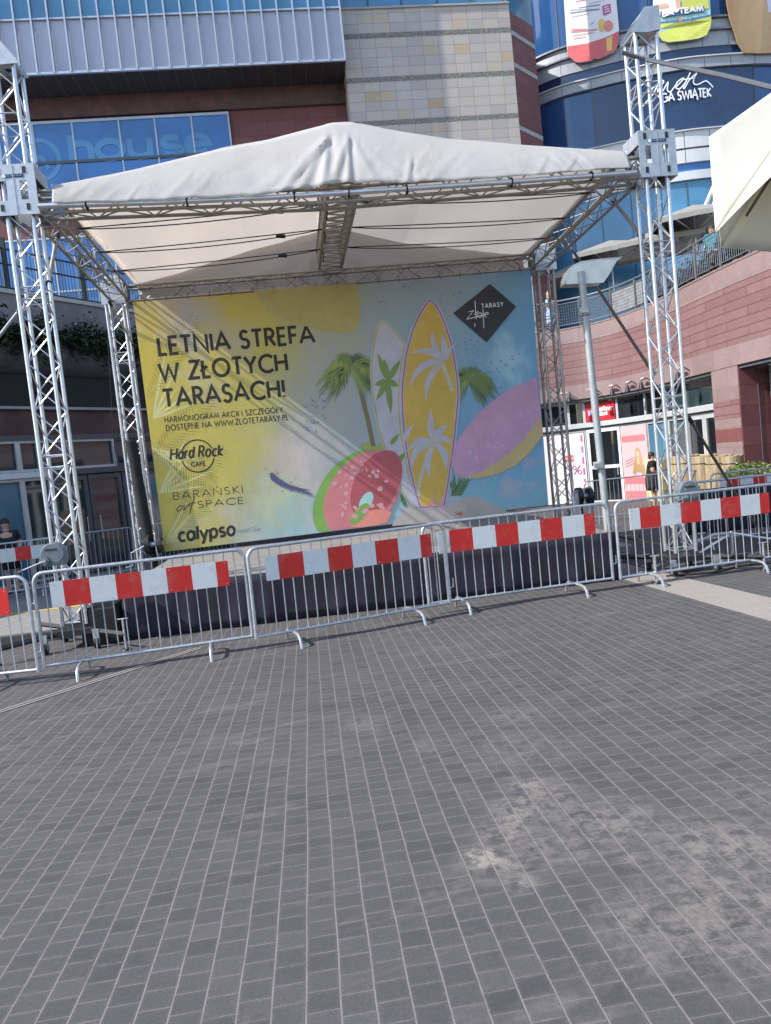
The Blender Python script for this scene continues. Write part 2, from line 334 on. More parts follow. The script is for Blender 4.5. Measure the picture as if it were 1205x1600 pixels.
# ------------------------------------------------------------------ mesh builder
class MB:
    def __init__(s): s.v = []; s.f = []; s.mi = []; s.uv = []; s.mats = []
    def m(s, name):
        if name not in s.mats: s.mats.append(name)
        return s.mats.index(name)
    def face(s, pts, mat, uvs=None):
        b = len(s.v); s.v += [Vector(p) for p in pts]; s.f.append(tuple(range(b, b+len(pts)))); s.mi.append(s.m(mat)); s.uv.append(uvs)
        return s
    def box(s, lo, hi, mat, M=None):
        (x0, y0, z0), (x1, y1, z1) = lo, hi
        c = [Vector(p) for p in ((x0,y0,z0),(x1,y0,z0),(x1,y1,z0),(x0,y1,z0),(x0,y0,z1),(x1,y0,z1),(x1,y1,z1),(x0,y1,z1))]
        if M: c = [M @ p for p in c]
        b = len(s.v); s.v += c; k = s.m(mat)
        dims = (x1-x0, y1-y0, z1-z0)
        for q, uvp in (((0,3,2,1),'xy'),((4,5,6,7),'xy'),((0,1,5,4),'xz'),((2,3,7,6),'xz'),((1,2,6,5),'yz'),((3,0,4,7),'yz')):
            s.f.append(tuple(b+i for i in q)); s.mi.append(k)
            raw = [((x0,y0,z0),(x1,y0,z0),(x1,y1,z0),(x0,y1,z0),(x0,y0,z1),(x1,y0,z1),(x1,y1,z1),(x0,y1,z1))[i] for i in q]
            s.uv.append([(r[0], r[1]) if uvp == 'xy' else (r[0], r[2]) if uvp == 'xz' else (r[1], r[2]) for r in raw])
        return s
    def tube(s, pts, r, mat, n=8, cap=True, closed=False):
        pts = [Vector(p) for p in pts]; rs = r if isinstance(r, (list, tuple)) else [r]*len(pts)
        b = len(s.v); k = s.m(mat); N = len(pts); up = None
        for i, p in enumerate(pts):
            if closed: d = pts[(i+1) % N]-pts[i-1]
            else: d = pts[min(i+1, N-1)]-pts[max(i-1, 0)]
            d.normalize()
            if up is None: up = Vector((0,0,1)) if abs(d.z) < .9 else Vector((0,1,0))
            a = d.cross(up)
            if a.length < 1e-5: a = d.cross(Vector((1,0,0)))
            a.normalize(); up = a.cross(d).normalized()
            for j in range(n):
                t = 2*math.pi*j/n; s.v.append(p + (a*math.cos(t)+up*math.sin(t))*rs[i])
        for i in range(N if closed else N-1):
            i2 = (i+1) % N
            for j in range(n):
                j2 = (j+1) % n
                s.f.append((b+i*n+j, b+i*n+j2, b+i2*n+j2, b+i2*n+j)); s.mi.append(k); s.uv.append(None)
        if cap and not closed:
            s.f.append(tuple(b+j for j in reversed(range(n)))); s.f.append(tuple(b+(N-1)*n+j for j in range(n))); s.mi += [k, k]; s.uv += [None, None]
        return s
    def prism(s, poly, y0, y1, mat, fn=None):
        """polygon in (a, b) extruded from y0 to y1; fn maps (a, y, b) to 3D"""
        fn = fn or (lambda a, y, b: Vector((a, y, b))); n = len(poly); k = s.m(mat); o = len(s.v)
        s.v += [Vector(fn(a, y0, b)) for a, b in poly] + [Vector(fn(a, y1, b)) for a, b in poly]
        s.f.append(tuple(range(o, o+n))); s.f.append(tuple(reversed(range(o+n, o+2*n)))); s.mi += [k, k]; s.uv += [None, None]
        for i in range(n):
            j = (i+1) % n; s.f.append((o+i, o+n+i, o+n+j, o+j)); s.mi.append(k); s.uv.append(None)
        return s
    def grid(s, rows, mat, uvf=None):
        b = len(s.v); k = s.m(mat); n = len(rows[0])
        for r in rows: s.v += [Vector(p) for p in r]
        for i in range(len(rows)-1):
            for j in range(n-1):
                s.f.append((b+i*n+j, b+i*n+j+1, b+(i+1)*n+j+1, b+(i+1)*n+j)); s.mi.append(k)
                s.uv.append([uvf(i, j), uvf(i, j+1), uvf(i+1, j+1), uvf(i+1, j)] if uvf else None)
        return s
    def build(s, name, parent=None, smooth=False, world=True, solid=0, bevel=0):
        me = bpy.data.meshes.new(name)
        inv = INV.get(parent.name) if (parent is not None and world) else None
        vs = [(inv @ v) if inv else v for v in s.v]
        me.from_pydata([tuple(v) for v in vs], [], s.f)
        for m in s.mats: me.materials.append(MATS[m])
        for p, k in zip(me.polygons, s.mi): p.material_index = k; p.use_smooth = smooth
        if any(s.uv):
            ul = me.uv_layers.new(name='UVMap')
            for p, u in zip(me.polygons, s.uv):
                if u:
                    for li, c in zip(p.loop_indices, u): ul.data[li].uv = c
        o = bpy.data.objects.new(name, me); COL.objects.link(o)
        if parent is not None:
            o.parent = parent
            INV[o.name] = INV.get(parent.name, Matrix())
        if solid:
            md = o.modifiers.new('solid', 'SOLIDIFY'); md.thickness = solid; md.offset = 0
        if bevel:
            md = o.modifiers.new('bevel', 'BEVEL'); md.width = bevel; md.segments = 2; md.limit_method = 'ANGLE'
        if smooth:
            try: me.set_sharp_from_angle(angle=R(40))
            except Exception: pass
        return o
INV = {}
def thing(name, label, cat, loc=(0,0,0), rz=0, group=None, ry=0, sx=1):
    o = bpy.data.objects.new(name, None); COL.objects.link(o); o.empty_display_size = .2
    M = Matrix.Translation(Vector(loc)) @ Matrix.Rotation(rz, 4, 'Z') @ Matrix.Rotation(ry, 4, 'Y') @ Matrix.Diagonal((sx, 1, 1, 1))
    o.location = loc; o.rotation_euler = (0, ry, rz); o.scale = (sx, 1, 1); INV[o.name] = M.inverted()
    o['label'] = label; o['category'] = cat
    if group: o['group'] = group
    return o
def tag(o, label, cat, group=None, kind=None):
    o['label'] = label; o['category'] = cat
    if group: o['group'] = group
    if kind: o['kind'] = kind
    return o
def struct(o, kind='structure'): o['kind'] = kind; return o
def dup(root, loc, rz, label, ry=0, sx=1, group=None):
    r = root.copy(); COL.objects.link(r); r.location = loc; r.rotation_euler = (0, ry, rz); r.scale = (sx, 1, 1); r['label'] = label
    if group: r['group'] = group
    for ch in list(root.children):
        c = ch.copy(); COL.objects.link(c); c.parent = r
        for g in list(ch.children):
            d = g.copy(); COL.objects.link(d); d.parent = c
    return r

# ------------------------------------------------------------------ stroke lettering
def arc(cx, cy, rx, ry, a0, a1, n=14):
    return [(cx+rx*math.cos(R(a0+(a1-a0)*i/n)), cy+ry*math.sin(R(a0+(a1-a0)*i/n))) for i in range(n+1)]
G = {
 'A': (.80, [[(0,0),(.40,1),(.80,0)], [(.14,.32),(.66,.32)]]), 'B': (.55, [[(.05,0),(.05,1),(.28,1)]+arc(.28,.76,.22,.24,90,-90)+[(.05,.52)], [(.28,.52)]+arc(.28,.26,.26,.26,90,-90)+[(.05,0)]]),
 'C': (.80, [arc(.5,.5,.46,.5,45,315,22)]), 'D': (.75, [[(.05,0),(.05,1),(.25,1)]+arc(.25,.5,.45,.5,90,-90)+[(.05,0)]]),
 'E': (.50, [[(.48,1),(.05,1),(.05,0),(.48,0)], [(.05,.52),(.44,.52)]]), 'F': (.48, [[(.46,1),(.05,1),(.05,0)], [(.05,.52),(.42,.52)]]),
 'G': (.92, [arc(.5,.5,.46,.5,45,360,24)+[(.55,.5)]]), 'H': (.72, [[(.05,0),(.05,1)], [(.67,0),(.67,1)], [(.05,.52),(.67,.52)]]),
 'I': (.10, [[(.05,0),(.05,1)]]), 'J': (.28, [[(.22,1),(.22,.15)]+arc(.06,.15,.16,.16,0,-80,6)]), 'K': (.60, [[(.05,0),(.05,1)], [(.55,1),(.07,.5),(.60,0)]]),
 'L': (.46, [[(.05,1),(.05,0),(.46,0)]]), 'M': (.92, [[(.04,0),(.16,1),(.46,.15),(.76,1),(.88,0)]]), 'N': (.78, [[(.05,0),(.05,1),(.73,0),(.73,1)]]),
 'O': (1.0, [arc(.5,.5,.46,.5,0,360,28)]), 'P': (.52, [[(.05,0),(.05,1),(.26,1)]+arc(.26,.74,.23,.26,90,-90)+[(.05,.48)]]),
 'R': (.56, [[(.05,0),(.05,1),(.26,1)]+arc(.26,.75,.23,.25,90,-90)+[(.05,.5)], [(.24,.5),(.54,0)]]),
 'S': (.54, [arc(.27,.75,.20,.25,30,270,14)+arc(.27,.25,.22,.25,90,-155,14)]), 'T': (.58, [[(.0,1),(.58,1)], [(.29,1),(.29,0)]]),
 'U': (.68, [[(.05,1),(.05,.3)]+arc(.34,.3,.29,.3,180,360)+[(.63,1)]]), 'W': (1.10, [[(0,1),(.28,0),(.55,.85),(.82,0),(1.10,1)]]),
 'X': (.62, [[(0,0),(.62,1)], [(0,1),(.62,0)]]), 'Y': (.66, [[(0,1),(.33,.48),(.66,1)], [(.33,.48),(.33,0)]]), 'Z': (.60, [[(.03,1),(.58,1),(.02,0),(.60,0)]]),
 '0': (.62, [arc(.31,.5,.27,.5,0,360,22)]), '%': (.9, [arc(.2,.76,.17,.22,0,360,14), arc(.7,.24,.17,.22,0,360,14), [(.12,0),(.78,1)]]),
 '!': (.12, [[(.06,1),(.06,.28)], [(.06,.08),(.06,-.01)]]), '.': (.10, [[(.05,.07),(.05,-.01)]]), ' ': (.28, []), '+': (.5, [[(.05,.5),(.45,.5)], [(.25,.3),(.25,.7)]]), '-': (.3, [[(0,.4),(.3,.4)]]),
 'a': (.56, [arc(.27,.33,.22,.33,0,360,18), [(.50,.68),(.50,0)]]), 'c': (.46, [arc(.28,.33,.23,.33,50,310,16)]), 'd': (.56, [arc(.27,.33,.22,.33,0,360,18), [(.50,1),(.50,0)]]),
 'e': (.54, [[(.05,.36),(.49,.36)]+arc(.27,.33,.22,.33,8,320,18)]), 'h': (.52, [[(.05,1),(.05,0)], [(.05,.42)]+arc(.26,.42,.21,.25,180,0)+[(.47,0)]]), 'k': (.48, [[(.05,1),(.05,0)], [(.44,.66),(.06,.30),(.47,0)]]),
 'l': (.12, [[(.06,1),(.06,0)]]), 'o': (.56, [arc(.28,.33,.23,.33,0,360,20)]), 'p': (.56, [[(.06,.68),(.06,-.32)], arc(.29,.33,.22,.33,0,360,18)]), 'r': (.34, [[(.06,.68),(.06,0)], [(.06,.42)]+arc(.24,.42,.18,.24,180,70,8)]),
 's': (.42, [arc(.21,.49,.15,.17,30,270,10)+arc(.21,.165,.17,.165,90,-150,10)]), 't': (.36, [[(.16,.95),(.16,0)], [(0,.66),(.34,.66)]]), 'u': (.52, [[(.05,.68),(.05,.25)]+arc(.26,.25,.21,.25,180,360)+[(.47,.68)], [(.47,.3),(.47,0)]]),
 'y': (.52, [[(.02,.68),(.26,.02)], [(.50,.68),(.20,-.30),(.08,-.30)]]), 'f': (.32, [arc(.24,.82,.12,.16,60,180,6)+[(.12,0)], [(0,.66),(.28,.66)]]), 'i': (.12, [[(.06,.68),(.06,0)], [(.06,.9),(.06,.84)]]),
 'n': (.52, [[(.05,.68),(.05,0)], [(.05,.42)]+arc(.26,.42,.21,.25,180,0)+[(.47,0)]]), 'b': (.56, [[(.06,1),(.06,0)], arc(.29,.33,.22,.33,0,360,18)]), 'w': (.8, [[(0,.68),(.2,0),(.4,.6),(.6,0),(.8,.68)]]), 'z': (.46, [[(.03,.66),(.44,.66),(.02,.02),(.45,.02)]]), 'j': (.2, [[(.12,.68),(.12,-.15),(.0,-.3)], [(.12,.9),(.12,.84)]]), 'm': (.8, [[(.05,.68),(.05,0)], [(.05,.45)]+arc(.22,.45,.17,.22,180,0)+[(.39,0)], [(.39,.45)]+arc(.56,.45,.17,.22,180,0)+[(.73,0)]]),
}
def acc(base, extra):
    w, st = G[base]; return (w, st+extra)
G['Ł'] = acc('L', [[(-.10,.34),(.32,.66)]]); G['Ś'] = acc('S', [[(.24,1.10),(.36,1.26)]]); G['Ń'] = acc('N', [[(.36,1.10),(.48,1.26)]]); G['Ó'] = acc('O', [[(.47,1.10),(.60,1.26)]])
G['Ą'] = acc('A', [[(.76,0),(.68,-.10),(.74,-.20),(.84,-.18)]]); G['Ę'] = acc('E', [[(.44,0),(.36,-.10),(.42,-.20),(.50,-.18)]]); G['ł'] = acc('l', [[(-.06,.42),(.18,.62)]])
TICK = [0]
def ribbon(mb, pts, w, mat, fn):
    """flat stroke of width w along 2D points; mitred"""
    P = []
    for p in pts:
        p = Vector(p)
        if not P or (p-P[-1]).length > 1e-6: P.append(p)
    if len(P) < 2: return
    closed = (P[0]-P[-1]).length < w*.3 and len(P) > 4
    if closed: P = P[:-1]
    N = len(P); Lf, Rt = [], []
    for i in range(N):
        a = P[i]-P[i-1] if (i > 0 or closed) else P[1]-P[0]
        b = P[(i+1) % N]-P[i] if (i < N-1 or closed) else P[i]-P[i-1]
        a = a.normalized(); b = b.normalized(); na = Vector((-a.y, a.x)); nb = Vector((-b.y, b.x)); m = na+nb
        if m.length < .2: m = na
        m.normalize(); k = min(1/max(.35, m.dot(na)), 2.2)
        Lf.append(P[i]+m*w*.5*k); Rt.append(P[i]-m*w*.5*k)
    TICK[0] += 1; o = .0006*(TICK[0] % 9)
    for i in range(N if closed else N-1):
        j = (i+1) % N
        q = o+.00003*i; mb.face([fn(*Rt[i], q), fn(*Rt[j], q), fn(*Lf[j], q), fn(*Lf[i], q)], mat)
def text_w(s, tr): return sum(G[c][0] for c in s) + tr*(len(s)-1)
def text(mb, s, x0, x1, z0, z1, h, w, mat, fn, tr=.16, shear=0):
    """lettering from x0 to x1 with a baseline from z0 to z1 and cap height h"""
    k = (x1-x0)/text_w(s, tr); cur = 0
    for c in s:
        gw, st = G[c]
        for line in st:
            pts = []
            for (a, b) in line:
                xx = x0+(cur+a)*k+shear*b*h; pts.append((xx, z0+(z1-z0)*(xx-x0)/(x1-x0)+b*h))
            ribbon(mb, pts, w, mat, fn)
        cur += gw+tr

# ------------------------------------------------------------------ world, sun, camera
w = bpy.data.worlds.new('World'); SC.world = w; w.use_nodes = True
SUN = Vector((1., .20, -.90)).normalized()           # the way the light travels
el = math.asin(-SUN.z); az = math.atan2(-SUN.x, -SUN.y)
sky = w.node_tree.nodes.new('ShaderNodeTexSky'); sky.sky_type = 'NISHITA'; sky.sun_disc = False
sky.sun_elevation = el; sky.sun_rotation = az % (2*math.pi); sky.air_density = 1.1; sky.dust_density = .6
bg = w.node_tree.nodes['Background']; bg.inputs[1].default_value = .15; w.node_tree.links.new(sky.outputs[0], bg.inputs[0])
ld = bpy.data.lights.new('sun', 'SUN'); ld.energy = 3.6; ld.angle = R(.53); ld.color = (1, .955, .88)
lo = bpy.data.objects.new('sun', ld); COL.objects.link(lo); lo.rotation_euler = SUN.to_track_quat('-Z', 'Y').to_euler(); lo.location = (-20, -3, 25)
cd = bpy.data.cameras.new('camera'); co = bpy.data.objects.new('camera', cd); COL.objects.link(co)
Mc = Matrix(((CR.x, -CD.x, -_f.x, EYE.x), (CR.y, -CD.y, -_f.y, EYE.y), (CR.z, -CD.z, -_f.z, EYE.z), (0, 0, 0, 1)))
co.matrix_world = Mc; cd.sensor_fit = 'VERTICAL'; cd.sensor_height = 24; cd.lens = 24*F_PX/1600; cd.clip_end = 2000; cd.clip_start = .05
SC.camera = co
SC.view_settings.view_transform = 'Standard'; SC.view_settings.look = 'None'; SC.view_settings.exposure = .95; SC.view_settings.gamma = 1
SC.cycles.max_bounces = 6; SC.cycles.transparent_max_bounces = 4; SC.cycles.caustics_reflective = False; SC.cycles.caustics_refractive = False
SC.cycles.sample_clamp_indirect = 6

# ------------------------------------------------------------------ ground
mb = MB(); S_ = 400
xs = [-S_, -40, -10, -5, 0, 5, 10, 40, S_]; ys = [-S_, -40, -5, 0, 5, 10, 20, 40, S_]
mb.grid([[(x, y, gnd(x, y)) for x in xs] for y in ys], 'grey_concrete_pavers'); struct(mb.build('plaza_ground'))
def sheet(name, x0, x1, y0, y1, dz, mat):
    m = MB(); m.face([(x0,y0,gnd(x0,y0)+dz),(x1,y0,gnd(x1,y0)+dz),(x1,y1,gnd(x1,y1)+dz),(x0,y1,gnd(x0,y1)+dz)], mat); return struct(m.build(name))
sheet('pale_stone_strip', 4.005, 4.63, 1.0, 24, .004, 'pale_granite')
# raised pavement on the left with its kerb
KX = -3.05
def slab(name, x0, x1, y0, y1, top, mat):
    m = MB(); c = [(x0,y0),(x1,y0),(x1,y1),(x0,y1)]
    t_ = [Vector((x, y, gnd(x, y)+top)) for x, y in c]; b_ = [Vector((x, y, gnd(x, y)-.3)) for x, y in c]
    m.face(t_, mat)
    for i in range(4):
        j = (i+1) % 4; m.face([b_[i], b_[j], t_[j], t_[i]], mat)
    return struct(m.build(name))
slab('pavement', -30, -3.42, 10.05, 40, .12, 'pavement_slabs')
slab('kerb', -30, -3.42, 9.90, 10.045, .125, 'kerb_dark')
m = MB(); m.face([(-12,12.3,gnd(-12,12.3)+.126),(-3.45,12.25,gnd(-3.45,12.25)+.126),(-3.45,12.40,gnd(-3.45,12.4)+.126),(-12,12.45,gnd(-12,12.45)+.126)], 'yellow_line'); struct(m.build('yellow_road_marking'))

d0, d1 = gpt(-120, 1151), gpt(311, 1013); dn_ = (d1-d0).normalized(); ds_ = Vector((-dn_.y, dn_.x, 0))
m = MB()
for o0, o1, mt in ((-.055, .055, 'kerb_dark'), (-.05, -.018, 'pale_granite'), (.018, .05, 'pale_granite')):
    zz = .003 if mt == 'kerb_dark' else .006
    m.face([Vector((q.x, q.y, gnd(q.x, q.y)+zz)) for q in (d0+ds_*o0, d1+ds_*o0, d1+ds_*o1, d0+ds_*o1)], mt)
struct(m.build('drain_channel'))

# ------------------------------------------------------------------ stage platform
SKY0 = 9.27; DX0, DX1 = -2.42, 3.96; DZ = .42
st = thing('stage_platform', 'low stage platform with a grey deck and dark navy skirt under the white roof', 'stage', ((DX0+DX1)/2, 11.2, gnd(.7, 11.2)))
m = MB(); m.box((DX0, SKY0+.03, DZ-.06), (DX1, 13.35, DZ), 'deck_grey')
m.build('deck', st)
def skirt(p0, p1, name, amp=.022, seed=1):
    r_ = random.Random(seed); n = 90; rows = []
    ph = [r_.uniform(0, 6) for _ in range(4)]; L = (Vector(p1)-Vector(p0)).length
    d = (Vector(p1)-Vector(p0)).normalized(); nr = Vector((d.y, -d.x, 0))
    for k in range(7):
        v = k/6; row = []
        for i in range(n+1):
            u = i/n; p = Vector(p0).lerp(Vector(p1), u); zb = gnd(p.x, p.y)+.012; z = DZ+.002+(zb-DZ)*v
            o = (math.sin(u*L*7+ph[0])+.6*math.sin(u*L*13+ph[1]+v)+.5*math.sin(u*L*3.1+ph[2]-2*v))*amp*(.25+v)
            row.append(p+nr*(abs(o)+.01+.03*v)+Vector((0,0,z)))
        rows.append(row)
    m = MB(); m.grid(rows, 'navy_cloth'); return m.build(name, st, smooth=True, solid=.004)
skirt((DX0, SKY0, 0), (DX1, SKY0, 0), 'front_skirt', seed=3)
skirt((DX1, SKY0, 0), (DX1-.0, 12.8, 0), 'side_skirt', seed=5)
skirt((DX0, 12.8, 0), (DX0, SKY0, 0), 'side_skirt', seed=6)
b = thing('black_cloth_box', 'black cloth covered box standing at the left end of the stage skirt', 'box', (-2.68, 9.35, gnd(-2.7, 9.35)))
m = MB(); m.box((-2.92, 9.16, gnd(-2.7, 9.16)+.005), (-2.47, 9.62, .24), 'dark_cloth'); m.build('cover', b, bevel=.02)
m = MB(); m.box((-2.90, 9.18, .242), (-2.49, 9.60, .262), 'black_steel'); m.build('lid', b)

# ------------------------------------------------------------------ lattice
def lattice(mc, ml, p0, p1, a, bdir, wa, wb, rc=.025, rl=.010, bay=.32, matc='aluminium', matl='aluminium', phase=0, rungs=None):
    """four chords from p0 to p1, zigzag lacing on each face; a, bdir are the two cross directions"""
    p0, p1, a, bdir = Vector(p0), Vector(p1), Vector(a), Vector(bdir)
    L = (p1-p0).length; d = (p1-p0)/L; n = max(2, round(L/bay))
    cor = [(-1,-1), (1,-1), (1,1), (-1,1)]
    off = [a*wa*.5*i+bdir*wb*.5*j for i, j in cor]
    for q, o in enumerate(off):
        if isinstance(mc, list): mc[q].tube([p0+o, p1+o], rc, matc, 10)
        else: mc.tube([p0+o, p1+o], rc, matc, 10)
    for fce in range(4):
        o0, o1 = off[fce], off[(fce+1) % 4]
        for k in range(n):
            s0, s1 = L*k/n, L*(k+1)/n; sw = (k+fce+phase) % 2
            ml.tube([p0+d*s0+(o0 if sw else o1), p0+d*s1+(o1 if sw else o0)], rl, matl, 6, False)
    for s in (rungs or []):
        for fce in range(4):
            ml.tube([p0+d*s+off[fce], p0+d*s+off[(fce+1) % 4]], rl, matl, 6, False)

def tower(x, y, z0, z1, label, dark, head=0, sleeve=0, name='truss_tower', group='lattice towers of the stage'):
    mat = 'aluminium' if not dark else 'aluminium_shaded'
    t = thing(name, label, 'truss tower', (x, y, gnd(x, y)), group=group)
    mcs = [MB() for _ in range(4)]; ml = MB(); W = .285
    L = z1-z0; rg = [.03, L-.03]; k = 2.
    while k < L-.3: rg += [k-.07, k+.07]; k += 2.
    lattice(mcs, ml, (x, y, z0), (x, y, z1), (1,0,0), (0,1,0), W, W, .026, .0095, .29, mat, mat, rungs=rg)
    for q in mcs: q.build('chord', t, smooth=True)
    ml.build('lacing', t, smooth=True)
    # wheeled base frame with four outriggers
    zb = z0-.02; m = MB(); gz = gnd(x, y)
    m.box((x-.24, y-.24, zb-.10), (x+.24, y+.24, zb-.02), 'black_steel')
    base = m.build('base_frame', t, bevel=.008)
    for (ax, ay) in ((-1,-1), (1,-1), (1,1), (-1,1)):
        m = MB(); L_ = .72
        p = Vector((x+ax*.2, y+ay*.2, zb-.06)); q = Vector((x+ax*.2+ax*L_*.72, y+ay*.2+ay*L_*.72, zb-.06))
        m.tube([p, q], .032, 'black_steel', 4)
        m.build('outrigger', t)
        m = MB(); gq = gnd(q.x, q.y); m.tube([(q.x, q.y, zb+.12), (q.x, q.y, gq+.02)], .014, 'galvanised', 8)
        m.tube([(q.x, q.y, gq+.022), (q.x, q.y, gq+.003)], [.05, .06], 'black_steel', 10); m.tube([(q.x-.06, q.y, zb+.12), (q.x+.06, q.y, zb+.12)], .008, 'galvanised', 6)
        m.build('jack_foot', t, smooth=True)
    for (ax, ay) in ((-.3,-.36), (.3,-.36), (.3,.36), (-.3,.36)):
        m = MB(); wx, wy = x+ax, y+ay; gw = gnd(wx, wy); m.tube([(wx-.025, wy, gw+.066), (wx+.025, wy, gw+.066)], .064, 'rubber', 14)
        m.tube([(wx-.03, wy, gw+.066), (wx+.03, wy, gw+.066)], .03, 'galvanised', 10); m.box((wx-.036, wy-.02, gw+.066), (wx+.036, wy+.02, zb-.03), 'galvanised')
        m.build('castor_wheel', t)
    if sleeve:
        zc, hh, hw = sleeve, .29, .245
        m = MB()
        for sgn in (-1, 1):      # cheek plates front and back with two openings and four slots
            yy = y+sgn*.215; y0_, y1_ = yy-.006, yy+.006
            X = [-hw, -.165, -.095, .055, .125, hw]; 
            for a_, b_, c_, d_ in ((-hw, hw, .10, hh), (-hw, hw, -hh, -.12), (-hw, -.165, -.12, .10), (-.085, .065, -.12, .10), (.145, hw, -.12, .10)):
                m.box((x+a_, y0_, zc+c_), (x+b_, y1_, zc+d_), 'plate_grey')
            for sx in (-.16, .13):
                for sz in (.18, -.24):
                    m.box((x+sx-.02, y0_-.004 if sgn < 0 else y1_+.001, zc+sz), (x+sx+.02, y0_-.001 if sgn < 0 else y1_+.004, zc+sz+.075), 'black_steel')
            m.box((x-.004, y0_-.005, zc-hh+.005), (x+.004, y0_-.001, zc+hh-.005), 'plate_grey')
        for sgn in (-1, 1):
            for a_, b_ in ((-hh, -.14), (.12, hh)): m.box((x+sgn*hw-.006, y-.208, zc+a_), (x+sgn*hw+.006, y+.208, zc+b_), 'plate_grey')
        m.box((x-.12, y-.2245, zc+.135), (x+.12, y-.2215, zc+.175), 'label_dark')
        m.tube([(x-.10, y-.225, zc+.155), (x-.10, y-.2275, zc+.155)], .022, 'print_white', 14)
        for i_ in range(5): m.box((x-.06+i_*.034, y-.2275, zc+.147), (x-.04+i_*.034, y-.2255, zc+.163), 'print_grey')
        sl = m.build('sleeve_block', t)
        for sx in (-.19, .19):
            m = MB()
            for sz in (-.18, .18): m.tube([(x+sx, y-.19, zc+sz), (x+sx, y+.19, zc+sz)], .035, 'black_steel', 10)
            m.build('guide_roller', sl, smooth=True)
    if head:
        s = head; m = MB()
        prof = [(-.22, -.05), (-.20, .0), (-.02, .25), (.17, .26), (.18, .06), (.17, -.03), (.0, -.06)]
        for yy in (-.20, .12):
            m.prism([(x+s*a_, z1+b_) for a_, b_ in prof], y+yy, y+yy+.012, 'plate_grey')
        m.box((min(x-s*.02, x+s*.16), y-.188, z1+.225), (max(x-s*.02, x+s*.16), y+.12, z1+.24), 'plate_grey')
        m.box((x-.17, y-.18, z1-.035), (x+.17, y+.118, z1-.022), 'plate_grey')
        hd = m.build('head_block', t)
        for q in (.13, -.05):
            m = MB(); m.tube([(x+s*q, y-.05, z1+.15-(.13-q)*.7), (x+s*q, y+.0, z1+.15-(.13-q)*.7)], .07, 'black_steel', 18); m.build('pulley', hd, smooth=True)
    return t
TFL = tower(-2.985, 9.32, .07, 6.72, 'tall front lattice tower left of the stage, cut by the picture edge', 0, head=-1, sleeve=5.24)
TFR = tower(4.885, 9.32, .05, 6.76, 'tall front lattice tower right of the stage with sloped pulley head', 0, head=1, sleeve=5.20)
TRL = tower(-2.96, 13.42, -.04, 5.22, 'rear lattice tower beside the yellow edge of the banner', 0)
TRR = tower(4.78, 13.42, -.04, 5.22, 'shade-toned rear lattice tower beside the blue edge of the banner', 1)
for t_ in (TRL, TRR):
    x, y = t_.location.x, t_.location.y; s = 1 if x < 0 else -1
    m = MB(); m.box((x-.2, y-.2, 4.86), (x+.2, y-.186, 5.26), 'plate_grey'); m.box((x-.2, y+.186, 4.86), (x+.2, y+.2, 5.26), 'plate_grey')
    m.box((x-.2, y-.184, 5.22), (x+.2, y+.184, 5.25), 'plate_grey'); m.tube([(x-.12, y-.05, 5.32), (x+.12, y-.05, 5.32)], .06, 'aluminium', 14)
    m.build('corner_block', t_)

def winch(x, y, z, s, name, label, size=.8, mat='winch_grey'):
    t = thing(name, label, 'winch', (x, y, z), group='hand winches on the towers')
    m = MB(); k = size
    prof = [(-.19*k, -.10*k), (-.10*k, -.15*k), (.17*k, -.15*k), (.20*k, -.05*k)]+[( .02*k+.18*k*math.cos(R(a)), .0+.19*k*math.sin(R(a))) for a in range(0, 181, 15)]
    prof = [(x+s*a, z+b) for a, b in prof]
    m.prism(prof, y-.10*k, y+.09*k, mat); m.build('housing', t, bevel=.012)
    m = MB(); m.tube([(x-s*.08*k, y-.10*k, z-.06*k), (x-s*.08*k, y-.15*k, z-.06*k)], .06*k, mat, 16); m.tube([(x-s*.08*k, y-.15*k, z-.06*k), (x-s*.08*k, y-.18*k, z-.06*k)], .025*k, 'galvanised', 10)
    m.tube([(x+s*.06*k, y-.101*k, z+.03*k), (x+s*.06*k, y-.118*k, z+.03*k)], .13*k, mat, 22); m.build('gear_cover', t, smooth=True)
    m = MB(); m.box((x-.07*k, y-.124*k, z+.08*k), (x+.10*k, y-.119*k, z+.105*k), 'print_black'); m.build('label_plate', t)
    m = MB(); m.tube([(x-s*.08*k, y-.17*k, z-.06*k), (x-s*.40*k, y-.175*k, z-.16*k), (x-s*.40*k, y-.30*k, z-.16*k)], .011*k, 'galvanised', 8); m.build('crank_handle', t, smooth=True)
    return t
winch(-3.06, 8.98, .96, 1, 'hand_winch', 'grey winch housing with crank on the front left tower')
winch(4.84, 8.98, .86, 1, 'hand_winch', 'grey winch housing on the front right tower behind the barrier board')
for (wx, lb) in ((-2.78, 'small black crank winch on the rear tower by the yellow banner edge'), (5.0, 'small black crank winch at the foot of the shade-toned rear tower')):
    t = thing('crank_winch', lb, 'winch', (wx, 13.1, gnd(wx, 13.1)), group='small black crank winches')
    zt = .55
    m = MB(); m.tube([(wx, 13.1, gnd(wx, 13.1)), (wx, 13.1, zt)], .035, 'black_steel', 8); m.build('post', t)
    m = MB(); m.tube([(wx-.10, 13.0, zt+.12), (wx-.02, 13.0, zt+.12)], .16, 'black_steel', 18); m.tube([(wx+.10, 13.0, zt+.10), (wx+.18, 13.0, zt+.10)], .15, 'black_steel', 18); m.tube([(wx-.12, 13.0, zt+.11), (wx+.2, 13.0, zt+.11)], .05, 'galvanised', 10); m.build('drum', t, smooth=True)
    m = MB(); m.tube([(wx-.12, 13.0, zt+.1), (wx-.36, 13.0, zt+.0), (wx-.36, 13.0, zt-.22), (wx-.48, 13.0, zt-.24)], .012, 'galvanised', 7); m.build('crank_handle', t, smooth=True)
t = thing('black_pole', 'thick black tube leaning against the rear left lattice tower', 'pole', (-2.72, 13.1, gnd(-2.72, 13.1)))
